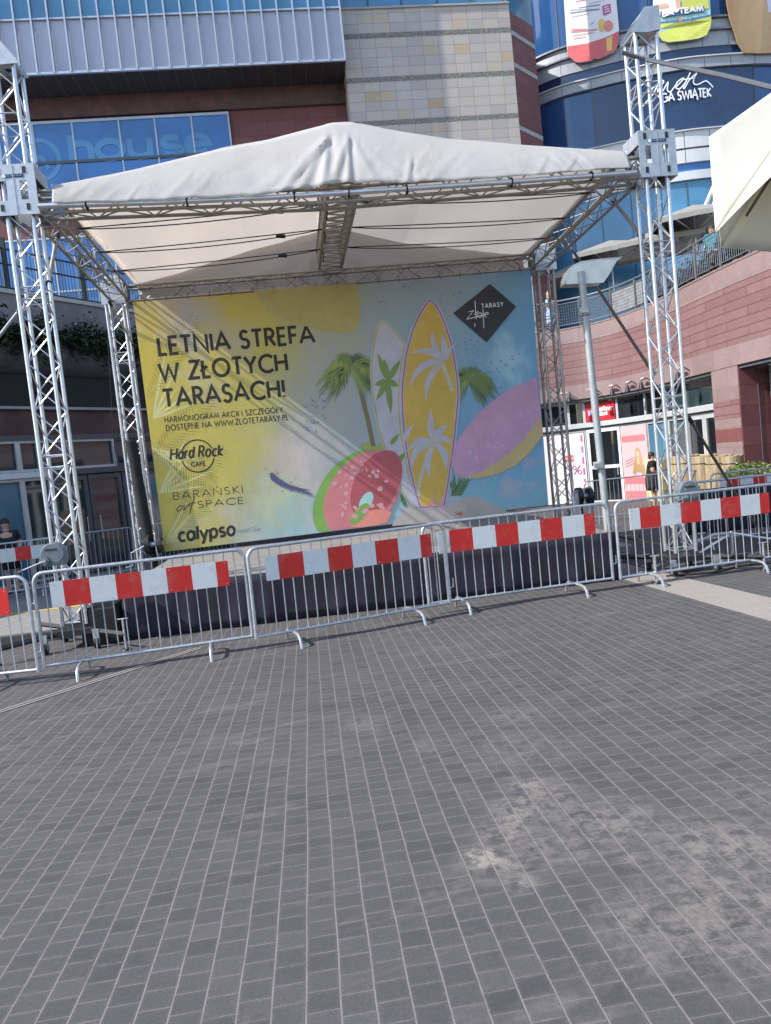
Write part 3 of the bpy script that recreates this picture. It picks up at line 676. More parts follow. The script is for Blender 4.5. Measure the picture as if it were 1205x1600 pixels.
pa, pb = at(205, 690, 13.12), at(246, 915, 13.1)
m = MB(); m.tube([(pb.x, pb.y, gnd(pb.x, pb.y)), (pa.x, pa.y, pa.z-.02)], .095, 'dark_cloth', 14); m.build('sleeve', t, smooth=True)
m = MB(); m.tube([(pa.x, pa.y, pa.z-.018), (pa.x, pa.y, pa.z+.03)], .10, 'black_steel', 14); m.build('end_cap', t, smooth=True)

# ------------------------------------------------------------------ roof trusses
def htruss(pts, a, bdir, wa, wb, name, label, mat='aluminium_shaded', rc=.022, bay=.34, rl=.009):
    c = Vector(pts[0]).lerp(Vector(pts[-1]), .5)
    t = thing(name, label, 'truss', c, group='horizontal roof trusses')
    mc, ml = MB(), MB()
    for p, q in zip(pts[:-1], pts[1:]): lattice(mc, ml, p, q, a, bdir, wa, wb, rc, rl, bay, mat, mat, rungs=[.02, (Vector(q)-Vector(p)).length-.02])
    mc.build('chords', t, smooth=True); ml.build('lacing', t, smooth=True); return t
htruss([(-2.84, 9.32, 5.12), (.55, 9.32, 5.02), (4.70, 9.32, 5.07)], (0,1,0), (0,0,1), .24, .25, 'roof_truss', 'long front roof truss just below the white valance')
htruss([(-2.76, 13.42, 5.03), (4.58, 13.42, 5.05)], (0,1,0), (0,0,1), .26, .26, 'roof_truss', 'rear roof truss running along the top of the banner')
htruss([(-2.72, 9.5, 5.05), (-2.86, 13.25, 5.05)], (1,0,0), (0,0,1), .28, .27, 'roof_truss', 'side roof truss above the yellow end of the banner')
htruss([(4.58, 9.5, 5.06), (4.68, 13.25, 5.06)], (1,0,0), (0,0,1), .28, .27, 'roof_truss', 'side roof truss above the blue end of the banner')
rt = htruss([(.90, 9.45, 5.40), (.845, 13.5, 5.40)], (1,0,0), (0,0,1), .40, .32, 'roof_truss', 'central ridge truss holding up the peak of the white roof', rc=.028, bay=.13, rl=.012)
# front tube with its clamps
pz = lambda px, py: at(px, py, 9.10)
pp = [pz(60, 322), pz(87, 321), pz(250, 316.5), pz(420, 309), pz(620, 296), pz(820, 282.5), pz(994, 269.5)]
t = thing('front_pipe', 'long aluminium tube strapped along the front roof truss', 'pipe', pp[3])
m = MB(); m.tube(pp, .031, 'aluminium', 10); m.build('tube', t, smooth=True)
for px, py in ((135, 320), (292, 314), (460, 306), (545, 301), (636, 295), (800, 284), (925, 274)):
    p = pz(px, py); m = MB(); m.tube([p+Vector((0, .02+.05*math.cos(a_), .05*math.sin(a_))) for a_ in [i*math.pi/5 for i in range(10)]], .011, 'strap_black', 6, closed=True)
    m.box((p.x-.018, p.y+.02, p.z+.03), (p.x+.018, p.y+.16, p.z+.055), 'black_steel'); m.build('clamp', t)

# ------------------------------------------------------------------ roof canopy
def interp(tab, x):
    if x <= tab[0][0]: return tab[0][1]
    for (a, u), (b_, v) in zip(tab[:-1], tab[1:]):
        if x <= b_: return u+(v-u)*(x-a)/(b_-a)
    return tab[-1][1]
YF = 9.08
bot = [(p.x, p.z) for p in (at(x, y, YF) for x, y in ((84,318),(200,316),(290,312),(400,307),(470,296),(540,286),(637,287),(720,283),(820,276),(976,263)))]
LEAN = .55
def leaned(x, y):
    Y = YF
    for _ in range(12): p = at(x, y, Y); Y = YF+LEAN*max(.1, p.z-5.08)
    return p
top = [(p.x, p.z) for p in (leaned(x, y) for x, y in ((84,290),(174,273),(244,256),(348,230),(420,217),(505,196.5),(513,194),(520,193),(543,191.5),(549,191.5),(556,193),(620,204),(700,216),(820,226),(976,237)))]
X0, X1 = top[0][0], top[-1][0]
cnp = thing('stage_roof', 'white gabled canvas roof stretched over the stage trusses', 'canopy', (.95, 11.3, 5.3))
NX = 300; rows = []
FOLDS = []
for (pa, pb, wd, am) in (((513,194),(466,258),.05,.035), ((513,194),(470,292),.055,.05), ((514,194),(504,284),.05,.05), ((515,194),(440,300),.06,.035), ((547,192),(518,284),.05,.045), ((547,192),(544,286),.035,.045),
                         ((549,192),(632,284),.03,.022), ((549,192),(588,287),.05,.018), ((646,236),(635,284),.03,.03), ((512,196),(400,304),.09,.02), ((552,194),(700,282),.08,.012), ((860,236),(838,274),.04,.012), ((905,240),(880,272),.04,.012), ((300,262),(262,311),.05,.014)):
    A, B = at(*pa, YF), at(*pb, YF); FOLDS.append((A.x, A.z, B.x, B.z, wd, am*.62))
cr_ = random.Random(12); CREASE = []
for i in range(60):      # slack diagonal creases, denser near the peak
    side = cr_.choice((-1, 1)); x_ = .93+side*(.15+3.4*cr_.random()**1.3); CREASE.append((x_, cr_.uniform(.25, .8)*side*(1.2 if abs(x_-.93) < 1.4 else -.9), cr_.uniform(.02, .05), cr_.uniform(.003, .013)*cr_.choice((1, 1, -.6)), cr_.uniform(4.9, 5.35), cr_.uniform(.12, .32)))
def fold(x, v):
    # creases fanning out of the peak, slack ripples toward the eaves
    dx = x-.93; hgt = 5.95-v; th = math.atan2(dx, max(.10, hgt)); r_ = math.hypot(dx, hgt)
    near = math.exp(-(dx/1.3)**2); f = 0
    for (ax, az, bx, bz, wd, am) in FOLDS:
        t_ = (v-bz)/(az-bz)
        if -.3 < t_ < 1.05:
            d = x-(bx+(ax-bx)*t_); ww = wd*(1.25-.75*max(0, min(1, t_))); f += am*(math.exp(-(d/ww)**2)-.55*math.exp(-((d-ww*1.9)/(ww*1.3))**2))*min(1, max(0, (1.05-t_)*5))
    for (cx, sl, wd, am, cz, hz) in CREASE:
        d = x-cx-(v-cz)*sl*2; f += am*math.exp(-(d/wd)**2)*math.exp(-((v-cz)/hz)**2)
    f += .005*math.sin(x*1.7+v*2)+.003*math.sin(x*3.9-v*5)+.002*math.sin(x*8.7+v*6+math.sin(x*2))
    return f
for k in range(15):
    v = k/14; row = []
    for i in range(NX+1):
        x = X0+(X1-X0)*i/NX; zb, zt = interp(bot, x), interp(top, x); z = zb+(zt-zb)*v
        z += .006*math.sin(x*11)*(1-v)
        row.append((x, YF+LEAN*(zt-zb)*v-.02*math.sin(v*math.pi)-fold(x, z)*(1-v**4*.8)-.03, z))
    rows.append(row)
m = MB(); m.grid(rows, 'canvas_white'); m.build('front_valance', cnp, smooth=True, solid=.003)
rows = []
for k in range(25):
    v = k/24; row = []
    for i in range(NX+1):
        x = X0+(X1-X0)*i/NX; zt = interp(top, x); y0_ = YF+LEAN*(zt-interp(bot, x))-.03; y = y0_+(13.80-y0_)*v; s_ = .022*math.sin(v*math.pi*3.0)**2+.012*math.sin(x*4+v*5)
        row.append((x, y, zt-.004-s_*(0 if abs(x-.93) < .25 else 1)))
    rows.append(row)
m = MB(); m.grid(rows, 'canvas_white'); m.build('roof_sheet', cnp, smooth=True, solid=.003)
rows = []
for k in range(9):
    v = k/8; row = []
    for i in range(NX+1):
        x = X0+(X1-X0)*i/NX; zt = interp(top, x)-.01; zb = 4.86; th = math.atan2(x-.85, max(.1, 6.0-(zb+(zt-zb)*v)))
        row.append((x, 13.63+.02*math.sin(th*14)+.012*math.sin(x*5+v*4), zb+(zt-zb)*v))
    rows.append(row)
m = MB(); m.grid(rows, 'canvas_white'); m.build('rear_gable', cnp, smooth=True, solid=.003)
for side, xx in (('l', X0), ('r', X1)):
    zt = interp(top, xx); rows = [[(xx, YF+.05+(13.6-YF)*j/30, zt-.005-(zt-5.17)*k/3+.006*math.sin(j*1.3+k)) for j in range(31)] for k in range(4)]
    m = MB(); m.grid(rows, 'canvas_white'); m.build('eave_flap', cnp, smooth=True, solid=.003)

# ratchet straps under the roof
def strap(p, q, label, sag=.02, buckle=None, r=.0085, cat='strap', mat='strap_black', group='black straps under the stage roof', twin=.05):
    p, q = Vector(p), Vector(q); t = thing('ratchet_strap', label, cat, p.lerp(q, .5), group=group)
    m = MB()
    for o in ((0, twin) if twin else (0,)):
        pts = [p.lerp(q, i/10)+Vector((0, 0, -sag*4*(i/10)*(1-i/10)*(1 if o else .4)-o*(math.sin(math.pi*i/10)**.7))) for i in range(11)]
        m.tube(pts, r, mat, 5, False)
    m.build('webbing', t)
    if buckle is not None:
        c = p.lerp(q, buckle); d = (q-p).normalized(); m = MB(); m.tube([c-d*.07-Vector((0,0,.03)), c+d*.07-Vector((0,0,.05))], .03, 'black_steel', 4); m.build('buckle', t, world=True)
        m = MB(); e = q+Vector((-.03 if q.x < .8 else .03, -.02, -.02)); m.tube([e, e+Vector((.02,0,-.08)), e+Vector((0,0,-.2))], .01, mat, 4, False); m.build('strap_tail', t)
    return t
ys_ = (10.3, 11.35, 12.35)
for i, (yy, nm) in enumerate(zip(ys_, ('front', 'middle', 'rear'))):
    strap((-2.70, yy, 5.16), (.70, yy, 5.27), 'black ratchet strap from the %s of the left side truss to the ridge truss' % nm, .03, .80)
    strap((4.56, yy, 5.18), (1.04, yy, 5.27), 'black strap from the %s of the right side truss to the ridge truss' % nm, .02, None)
    
# braces: short knee braces and long stays
def brace(p, q, label, r=.025, mat='aluminium_shaded', name='brace_tube', group='diagonal braces on the stage frame', cat='brace'):
    p, q = Vector(p), Vector(q); t = thing(name, label, cat, p.lerp(q, .5), group=group); m = MB(); m.tube([p, q], r, mat, 10); m.build('tube', t, smooth=True)
    d = (q-p).normalized()
    for e, s in ((p, 1), (q, -1)):
        m = MB(); m.tube([e, e+d*s*.10], r*1.5, 'black_steel', 10); m.build('clamp', t, smooth=True)
brace(at(958, 312, 10.3), at(1004, 372, 9.50), 'short knee brace between the blue side roof truss and front right tower')
brace(at(90, 366, 10.2), at(76, 443, 9.45), 'short knee brace between the yellow side roof truss and front left tower')
brace(at(880, 368, 12.6), at(1022, 585, 9.55), 'long brown brace crossing from the side truss down to the front right tower', .022, 'pole_brown')
gq = gpt(1212, 905)
brace(at(1076, 652, 9.45), Vector((6.75, 10.2, gnd(6.75, 10.2)+.02)), 'brown stay from the front right tower down towards the green bush', .02, 'pole_brown')
brace(at(36, 478, 9.4), at(-60, 600, 9.8), 'thin stay running from the front left tower out of the picture', .02, 'pole_grey')
brace(at(170, 470, 13.0), at(212, 545, 13.35), 'thin diagonal tube at the top of the rear left tower', .018)
def cable(pts, r, mat, name, label, cat='cable'):
    m = MB(); m.tube([Vector(p) for p in pts], r, mat, 6); return tag(m.build(name, None, smooth=True), label, cat)
cable([at(972, 82, 9.1), at(1010, 93, 9.05), at(1130, 118, 8.0), at(1260, 150, 7.0)], .026, 'strap_grey', 'guy_strap', 'wide grey guy strap from the right tower head out past the advert wall', 'strap')
cable([at(285-130+8, 440, 13.3), at(175, 640, 13.2), at(188, 840, 13.2)], .006, 'strap_black', 'steel_cable', 'thin dark cable hanging between the two left towers')
cable([at(870, 500, 13.5), at(890, 700, 13.5), at(898, 770, 13.5)], .006, 'strap_black', 'steel_cable', 'thin dark cable hanging beside the blue banner edge')
cable([gpt(1000, 838, .5), (4.3, 10.6, .25), (5.0, 9.7, .05), (5.5, 9.4, gnd(5.5, 9.4)+.02)], .014, 'rubber', 'power_cable', 'black cable drooping from the stage corner behind the right barrier')
cable([(4.5, 9.0, gnd(4.5,9)+.015), (5.1, 8.85, gnd(5,8.9)+.015), (5.6, 9.1, gnd(5.6,9.1)+.015), (6.3, 8.9, gnd(6.3,8.9)+.015), (7.2, 9.2, gnd(7.2,9.2)+.015)], .013, 'rubber', 'power_cable', 'black cable lying on the ground round the right tower base')

# ------------------------------------------------------------------ banner with its printed artwork
BY = 13.2
bn = thing('stage_banner', 'large printed summer banner with surfboards and melon ring hung behind the stage', 'banner', (.93, BY, .5))
cTL, cTR, cBR, cBL = [at(x, y, BY) for x, y in ((208,472),(829,422),(857,789),(258,862))]
rows = []
for k in range(13):
    v = k/12; row = []
    for i in range(41):
        u = i/40; p = cBL.lerp(cBR, u).lerp(cTL.lerp(cTR, u), v); row.append((p.x, BY+.012*math.sin(u*9+v*4)*math.sin(u*math.pi)*0, p.z))
    rows.append(row)
m = MB(); m.grid(rows, 'banner_print'); m.build('sheet', bn, solid=.006)
def bp(x, y): p = at(x, y, BY); return (p.x, p.z)
LAY = [0]
def layer():
    LAY[0] += 1; g0 = LAY[0]; return lambda a, b, o=0: (a, BY-.0034-.00045*g0-o, b)
def poly(mb, pts, mat, fn=None):
    TICK[0] += 1; o = .000014*(TICK[0] % 30); f = fn or BASE; mb.face([f(*bp(*p), o) for p in pts], mat)
BASE = layer(); LEAF = layer(); LAY[0] += 1; _g = LAY[0]; TXF = lambda a, b, o=0: (a, BY-.0034-.00045*_g-o*.06, b)
def ell(cx, cy, a, b, ang, n=36, a0=0, a1=360):
    c, s = math.cos(R(ang)), math.sin(R(ang)); out = []
    for i in range(n):
        t = R(a0+(a1-a0)*i/n); u, v = a*math.cos(t), b*math.sin(t); out.append((cx+u*c-v*s, cy-(u*s+v*c)))
    return out
def leafp(c, tip, wdt, n=8):
    c, tip = Vector(c), Vector(tip); d = tip-c; nn = Vector((-d.y, d.x)).normalized(); A, B = [], []
    for i in range(n+1):
        t = i/n; ww = wdt*math.sin(math.pi*t**.75)**.9 if 0 < t < 1 else 0
        A.append(tuple(c+d*t+nn*ww)); 
        if 0 < i < n: B.append(tuple(c+d*t-nn*ww))
    return A+B[::-1]
def leafc(c, tip, wdt, bend, n=12):
    c, tip = Vector(c), Vector(tip); d = tip-c; nn = Vector((-d.y, d.x)).normalized(); A, B = [], []; L = d.length
    for i in range(n+1):
        t = i/n; ww = wdt*math.sin(math.pi*t**.7)**.8 if 0 < t < 1 else 0; m_ = c+d*t+nn*bend*L*math.sin(math.pi*t); A.append(tuple(m_+nn*ww))
        if 0 < i < n: B.append(tuple(m_-nn*ww))
    return A+B[::-1]
def blob(cx, cy, r, n=9, j=.25): return [(cx+r*(1+rnd.uniform(-j, j))*math.cos(2*math.pi*i/n), cy+r*(1+rnd.uniform(-j, j))*math.sin(2*math.pi*i/n)) for i in range(n)]
def part(mb, name): return mb.build(name, bn)
# frond shapes at the yellow edge: pale yellow blades with fine darker leaflets
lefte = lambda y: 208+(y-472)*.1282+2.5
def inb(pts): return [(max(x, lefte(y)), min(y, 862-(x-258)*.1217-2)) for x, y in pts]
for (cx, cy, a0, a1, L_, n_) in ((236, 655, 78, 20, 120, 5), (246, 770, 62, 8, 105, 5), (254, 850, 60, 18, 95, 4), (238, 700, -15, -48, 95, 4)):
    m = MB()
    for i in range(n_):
        a_ = R(a0+(a1-a0)*i/(n_-1)); d = Vector((math.cos(a_), -math.sin(a_))); tip = Vector((cx, cy))+d*L_*(.75+.25*math.sin(i*2.1+1)); poly(m, inb(leafp((cx+3, cy), tuple(tip), 2.3)), 'frond_pale')
    part(m, 'frond_shapes')
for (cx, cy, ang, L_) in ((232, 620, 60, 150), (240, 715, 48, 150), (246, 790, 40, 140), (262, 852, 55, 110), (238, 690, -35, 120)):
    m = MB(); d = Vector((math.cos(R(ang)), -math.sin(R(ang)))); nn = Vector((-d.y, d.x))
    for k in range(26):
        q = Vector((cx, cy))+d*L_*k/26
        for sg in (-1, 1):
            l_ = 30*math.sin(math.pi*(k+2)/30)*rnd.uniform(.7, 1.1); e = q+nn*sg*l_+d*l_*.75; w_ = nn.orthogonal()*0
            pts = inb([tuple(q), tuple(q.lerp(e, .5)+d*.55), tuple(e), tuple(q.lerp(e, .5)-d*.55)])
            if min(p[0]-lefte(p[1]) for p in pts) > .2 and max(p[1] for p in pts) < 845: poly(m, pts, 'leaflet_olive', LEAF)
    part(m, 'leaflet_shapes')
m = MB(); f_ = layer(); poly(m, [(398,455),(480,448),(555,443),(563,470),(563,500),(552,519),(525,520),(470,508),(420,490)], 'ink_drop', f_); part(m, 'drop_print')
m = MB(); f_ = layer()
for (cx, cy, sp, n_) in ((500,628,16,26),(482,662,12,20),(735,545,20,26),(760,585,22,30),(715,460,12,8),(600,475,10,8),(640,450,10,5),(790,610,16,10),(795,690,20,10),(760,735,16,10),(425,742,12,10),(455,765,16,10),(690,470,8,6),(800,560,20,14),(520,600,12,12)):
    for i in range(n_): poly(m, blob(rnd.gauss(cx, sp*.6), rnd.gauss(cy, sp*.6), rnd.uniform(.5, 1.7), 6), 'ink_blue', f_)
part(m, 'paint_splashes')['kind'] = 'stuff'
def palm(cx, cy, trunk, L_, n_, seed):
    r_ = random.Random(seed); m = MB(); f1 = layer()
    if trunk:
        tw = 3.5; A = [(p[0]-tw, p[1]) for p in trunk]; B = [(p[0]+tw, p[1]) for p in trunk[::-1]]; poly(m, A+B, 'ink_trunk', f1)
        for i in range(14):
            t_ = i/14; q = Vector(trunk[0]).lerp(Vector(trunk[-1]), t_); poly(m, [(q.x-3.6, q.y), (q.x+3.6, q.y-1.5), (q.x+3.6, q.y-.2), (q.x-3.6, q.y+1.3)], 'ink_palm_dark', layer2)
    part(m, 'palm_trunk') if trunk else None
    m = MB(); f2 = layer(); f3 = layer(); f4 = layer()
    for i in range(n_):
        a_ = R(-55+290*i/(n_-1)+r_.uniform(-8, 8)); L2 = L_*r_.uniform(.7, 1.05)
        p0 = Vector((cx, cy)); p1 = p0+Vector((math.cos(a_), -math.sin(a_)))*L2*.62; p2 = p0+Vector((math.cos(a_)*L2*.95, -math.sin(a_)*L2*.62+L2*.55))
        mt, ff = r_.choice((('ink_palm', f2), ('ink_palm_dark', f3), ('ink_palm_light', f4), ('ink_palm', f4)))
        pr = None
        for k in range(15):
            t_ = k/14; q = p0*(1-t_)**2+p1*2*t_*(1-t_)+p2*t_*t_
            if pr is not None:
                d = (q-pr).normalized(); nn = Vector((-d.y, d.x))
                for sg in (-1, 1):
                    tip = q+nn*sg*L2*.20*math.sin(math.pi*min(1, t_+.12))*r_.uniform(.7, 1.1)+d*L2*.10+Vector((0, L2*.07)); poly(m, [tuple(pr), tuple(q), tuple(tip)], mt, ff)
            pr = q
    part(m, 'palm_crown')
layer2 = layer()
palm(549, 572, [(556, 575), (566, 620), (576, 660), (584, 700)], 58, 46, 3)
palm(732, 592, None, 50, 38, 5)
m = MB(); f_ = layer()
for i in range(26): poly(m, leafp((712+rnd.uniform(-8, 8), 775), (712+rnd.uniform(-16, 24), 742+rnd.uniform(-5, 18)), 2.), rnd.choice(('ink_bush', 'ink_palm_dark')), f_)
part(m, 'bush_print'); m = MB()
for i in range(14): poly(m, leafp((632, 792), (632+rnd.uniform(-12, 10), 770+rnd.uniform(-8, 8)), 2), 'ink_bush', f_)
part(m, 'bush_print'); m = MB()
for i in range(22): poly(m, leafp((584+rnd.uniform(-8, 8), 704), (584+rnd.uniform(-26, 24), 692+rnd.uniform(-6, 8)), 2), 'ink_olive', f_)
part(m, 'bush_print')
m = MB(); f_ = layer(); poly(m, [(612,822),(634,793),(655,796),(700,792),(722,778),(745,776),(775,790),(800,803),(760,808),(700,814)], 'ink_sand', f_)
part(m, 'sand_print')
m = MB(); f_ = layer(); pts = []
for i in range(10):
    r_ = 12 if i % 2 == 0 else 4; pts.append((718+r_*math.cos(i*math.pi/5), 803+r_*.45*math.sin(i*math.pi/5)))
poly(m, pts, 'ink_starfish', f_); part(m, 'starfish_print')
# small surfboard
sb = [(595,499),(587,515),(581,540),(578,581),(581,623),(590,672),(607,722),(640,796),(658,796),(640,740),(628,672),(625,623),(628,580),(634,538),(622,520),(609,506)]
def inset(pts, k):
    cx = sum(p[0] for p in pts)/len(pts); cy = sum(p[1] for p in pts)/len(pts); out = []
    for x, y in pts:
        d = Vector((x-cx, y-cy)); L_ = d.length; d = d*(max(0, L_-k)/L_) if L_ else d; out.append((cx+d.x, cy+d.y))
    return out
def hinset(pts, k, cx=None):
    n = len(pts); A = sum(pts[i][0]*pts[(i+1) % n][1]-pts[(i+1) % n][0]*pts[i][1] for i in range(n)); s = 1 if A > 0 else -1; out = []
    for i in range(n):
        a = Vector(pts[i])-Vector(pts[i-1]); b_ = Vector(pts[(i+1) % n])-Vector(pts[i]); na = Vector((-a.y, a.x)).normalized()*s; nb = Vector((-b_.y, b_.x)).normalized()*s
        mm = (na+nb); mm = mm.normalized() if mm.length > .1 else na; out.append(tuple(Vector(pts[i])+mm*k/max(.45, mm.dot(na))))
    return out
m = MB(); poly(m, sb, 'ink_pearl', layer()); poly(m, hinset(sb, 1.6), 'ink_olive', layer()); poly(m, hinset(sb, 3.4), 'ink_lilac', layer())
f_ = layer()
for tx, ty in ((590,552),(626,562),(585,602),(623,604),(611,648),(588,626),(600,560)): poly(m, leafp((606, 595), (tx, ty), 5), 'ink_leaf', f_)
for tx, ty in ((624,683),(634,712)): poly(m, leafp((tx-14, ty+12), (tx, ty-6), 4), 'ink_leaf', f_)
part(m, 'surfboard_print')
# large surfboard
L_ = [(670,465),(661,477),(651,494),(643,512),(637,532),(631,556),(628,581),(625.5,602),(625,623),(626,648),(628,672),(632,702),(637,731),(645,764),(654,796)]
R_ = [(696,795),(702,762),(707,728),(711.5,697),(715,665),(717.5,640),(719,616),(718,595),(715,574),(711.5,553),(707,532),(699,508),(689,484),(681,472)]
bb = L_+R_
m = MB(); poly(m, bb, 'ink_lilac', layer()); poly(m, hinset(bb, 2.2), 'ink_purple', layer()); poly(m, hinset(bb, 4.4), 'ink_pearl', layer()); poly(m, hinset(bb, 5.6), 'ink_gold', layer())
f_ = layer()
for (c, tips, wd) in (((694,565), [(675,518,-.1),(690,522,.05),(641,552,.18),(640,607,.22),(666,628,.15),(708,541,-.1),(655,585,.2)], 5.2), ((678,691), [(673,639,-.05),(635,706,.2),(643,733,.22),(671,748,.1),(697,734,-.15),(707,692,-.2),(700,664,-.12)], 5.8)):
    for tx, ty, bd in tips: poly(m, leafc(c, (tx, ty), wd, bd), 'ink_lilac', f_)
poly(m, leafc((632, 690), (648, 662), 4, -.1), 'ink_lilac', f_)
f_ = layer()
for (c, tips) in (((694,565), [(680,530),(668,558),(664,592),(680,600)]), ((678,691), [(674,660),(655,700),(658,715),(673,725),(690,718),(695,690)])):
    for tx, ty in tips: poly(m, leafp(c, (tx, ty), .6), 'ink_gold', f_)
for (pts) in ([(693,572),(698,586),(703,600),(707,613)], [(672,706),(664,724),(658,742),(655,760),(653,780)]):
    for i in range(len(pts)-1):
        for t_ in (0, .33, .66): q = Vector(pts[i]).lerp(Vector(pts[i+1]), t_); poly(m, blob(q.x, q.y, 3.2, 7, .15), 'ink_pearl', f_)
for tx in (676, 690): poly(m, [(tx-5, 793), (tx, 770), (tx+4, 793)], 'ink_pinkpale', f_)
part(m, 'surfboard_print')
# pink float on the right
m = MB(); poly(m, [(838,590),(812,600),(785,615),(757,637),(732,664),(713,690),(705,716),(709,737),(724,747),(748,748),(778,741),(806,727),(829,706),(848.5,680),(843,630)], 'ink_orange', layer())
poly(m, [(838,590),(812,600),(785,615),(757,637),(732,664),(713,690),(705,716),(709,737),(724,745),(750,738),(785,716),(815,690),(835,664),(845,650),(842,620)], 'ink_orchid', layer())
f_ = layer()
for i in range(36):
    x, y = rnd.uniform(725, 832), 0; y = 745-(x-715)*.85+rnd.uniform(-26, 24); r_ = rnd.uniform(1.5, 4.2); (poly(m, blob(x, y, r_*.7, 9, .2), 'ink_bubble', f_) if i % 2 else ribbon(m, [bp(x+r_*math.cos(q*.52), y+r_*math.sin(q*.52)) for q in range(13)], .009, 'ink_bubble', lambda a, b, o=0: f_(a, b, o*.05)))
part(m, 'float_print')
# melon ring
clip = lambda pts: [(x, min(y, 862-(x-258)*.1217-1.2)) for x, y in pts]
m = MB(); poly(m, clip(ell(556, 775, 82, 56, 52)), 'ink_rind', layer()); poly(m, clip(ell(566, 772, 76, 51, 55)), 'ink_melon', layer())
poly(m, clip(ell(588, 757, 58, 34, 62)), 'ink_melon_dark', layer()); poly(m, clip([(548,822),(556,806),(575,798),(598,795),(612,800),(606,816),(590,824),(560,828)]), 'ink_salmon', layer())
poly(m, ell(572, 784, 17, 9, 62), 'ink_aqua', layer()); poly(m, ell(562, 803, 21, 8.5, 50), 'ink_rind', layer())
f_ = layer()
for i in range(44): a_ = rnd.uniform(0, 6.28); r_ = rnd.uniform(25, 47); x, y = 566+r_*math.cos(a_), 768+r_*1.05*math.sin(a_); poly(m, clip(blob(x, y, rnd.uniform(1.5, 4.5), 9, .2)), 'ink_pinkpale', f_)
part(m, 'melon_ring_print')
m = MB(); f_ = layer(); poly(m, [(421,740),(426,738),(436,748),(452,757),(468,762),(486,766),(470,767),(452,764),(434,757),(424,750)], 'ink_navy', f_)
for i in range(9): poly(m, leafp((430+i*6, 750+i*2.2), (440+i*6, 761+i*1.6), 1.3), 'ink_navy', f_)
part(m, 'feather_print')
# seams and lettering
def btext(s, p0, p1, hpx, wpx, mat, tr=.16, shear=0, name='lettering', mb=None, fn=None):
    a = at(*p0, BY); b_ = at(*p1, BY); k = BY/_f.dot(Vector((a.x, BY, a.z))-EYE)*0+ (a-EYE).dot(_f)/F_PX
    mm = mb or MB(); text(mm, s, a.x, b_.x, a.z, b_.z, hpx*k, wpx*k, mat, fn or TXF, tr, shear)
    if mb is None: part(mm, name)
btext('LETNIA STREFA', (248.5, 554.5), (491.5, 534.5), 26, 5.0, 'print_black', .17)
btext('W ZŁOTYCH', (251, 595), (450, 578.5), 26, 5.0, 'print_black', .17)
btext('TARASACH!', (257, 636), (446, 619.5), 26, 5.0, 'print_black', .17)
btext('HARMONOGRAM AKCJI I SZCZEGÓŁY', (258, 660), (442, 644), 8.0, 1.25, 'print_black', .2)
btext('DOSTĘPNE NA WWW.ZLOTETARASY.PL', (260, 673), (451, 656), 8.2, 1.35, 'print_black', .2)
m = MB(); c = bp(309, 712.5); k = (at(309, 712, BY)-EYE).dot(_f)/F_PX
ribbon(m, [(c[0]+25*k*math.cos(R(a)), c[1]+25*k*math.sin(R(a))) for a in range(22, 163, 5)], 2.0*k, 'print_black', TXF)
ribbon(m, [(c[0]+25*k*math.cos(R(a)), c[1]+25*k*math.sin(R(a))) for a in range(192, 350, 5)], 2.0*k, 'print_black', TXF)
btext('Hard', (266, 718.5), (303, 714.5), 16.5, 3.0, 'print_black', .12, .2, mb=m); btext('Rock', (310, 714), (348, 711.5), 16.5, 3.0, 'print_black', .12, .2, mb=m)
btext('CAFE', (299.5, 729), (321, 727), 6.3, 1.4, 'print_black', .2, mb=m); part(m, 'logo_lettering')
m = MB(); btext('BARAŃSKI', (271, 781), (380, 769.5), 11, 1.1, 'print_black', .22, mb=m); btext('SPACE', (309, 793.5), (381, 786.5), 10, 1.1, 'print_black', .2, mb=m)
for pts in ([(288,791),(281,790),(276,796),(279,799),(286,793),(289,789),(287,798)], [(288,797),(293,790),(295,789),(298,791)], [(304,776),(298,796),(297,803)], [(295,788),(306,785)]):
    ribbon(m, [bp(*p) for p in pts], 1.3*k, 'print_black', TXF)
part(m, 'logo_lettering')
m = MB(); btext('calypso', (279.5, 846), (368, 835.5), 20.5, 4.4, 'print_black', .10, .06, mb=m)
ribbon(m, [bp(*p) for p in ((366,830),(378,829),(390,826),(402,821))], .8*k, 'print_grey', TXF); btext('fitness club', (371, 833.5), (406, 829.5), 6, .6, 'print_grey', .2, .2, mb=m); part(m, 'logo_lettering')
m = MB(); dm = [(765.2,444),(805.9,479.3),(760.3,535),(708,489.6)]; poly(m, dm, 'ink_charcoal', layer()); f_ = layer()
btext('TARASY', (752.5, 482), (786, 478.8), 6.4, 1.2, 'print_white', .35, mb=m, fn=f_)
q = lambda x, y: bp(700+x/10.04, 430+y/10.04)
for pts in ([(320,580),(400,560),(290,695),(440,660)], [(420,405),(440,695)], [(405,625),(470,570)], [(420,760),(415,812)], [(545,540),(562,835)], [(440,655),(530,628),(575,628)], [(495+38*math.cos(i*.45), 630+36*math.sin(i*.45)) for i in range(15)], [(572,628),(630,610)]+[(602+32*math.cos(i*.4-.4), 622-36*math.sin(i*.4-.4)*1) for i in range(3, 14)]):
    ribbon(m, [q(*p) for p in pts], 1.1*k, 'print_white', f_)
part(m, 'diamond_logo')
# eyelet ties along the top
m = MB()
for i in range(19):
    p = cTL.lerp(cTR, (i+.5)/19); m.tube([p+Vector((0, -.006, -.03)), p+Vector((0, .05, .09))], .006, 'strap_black', 5)
m.build('eyelet_ties', bn)

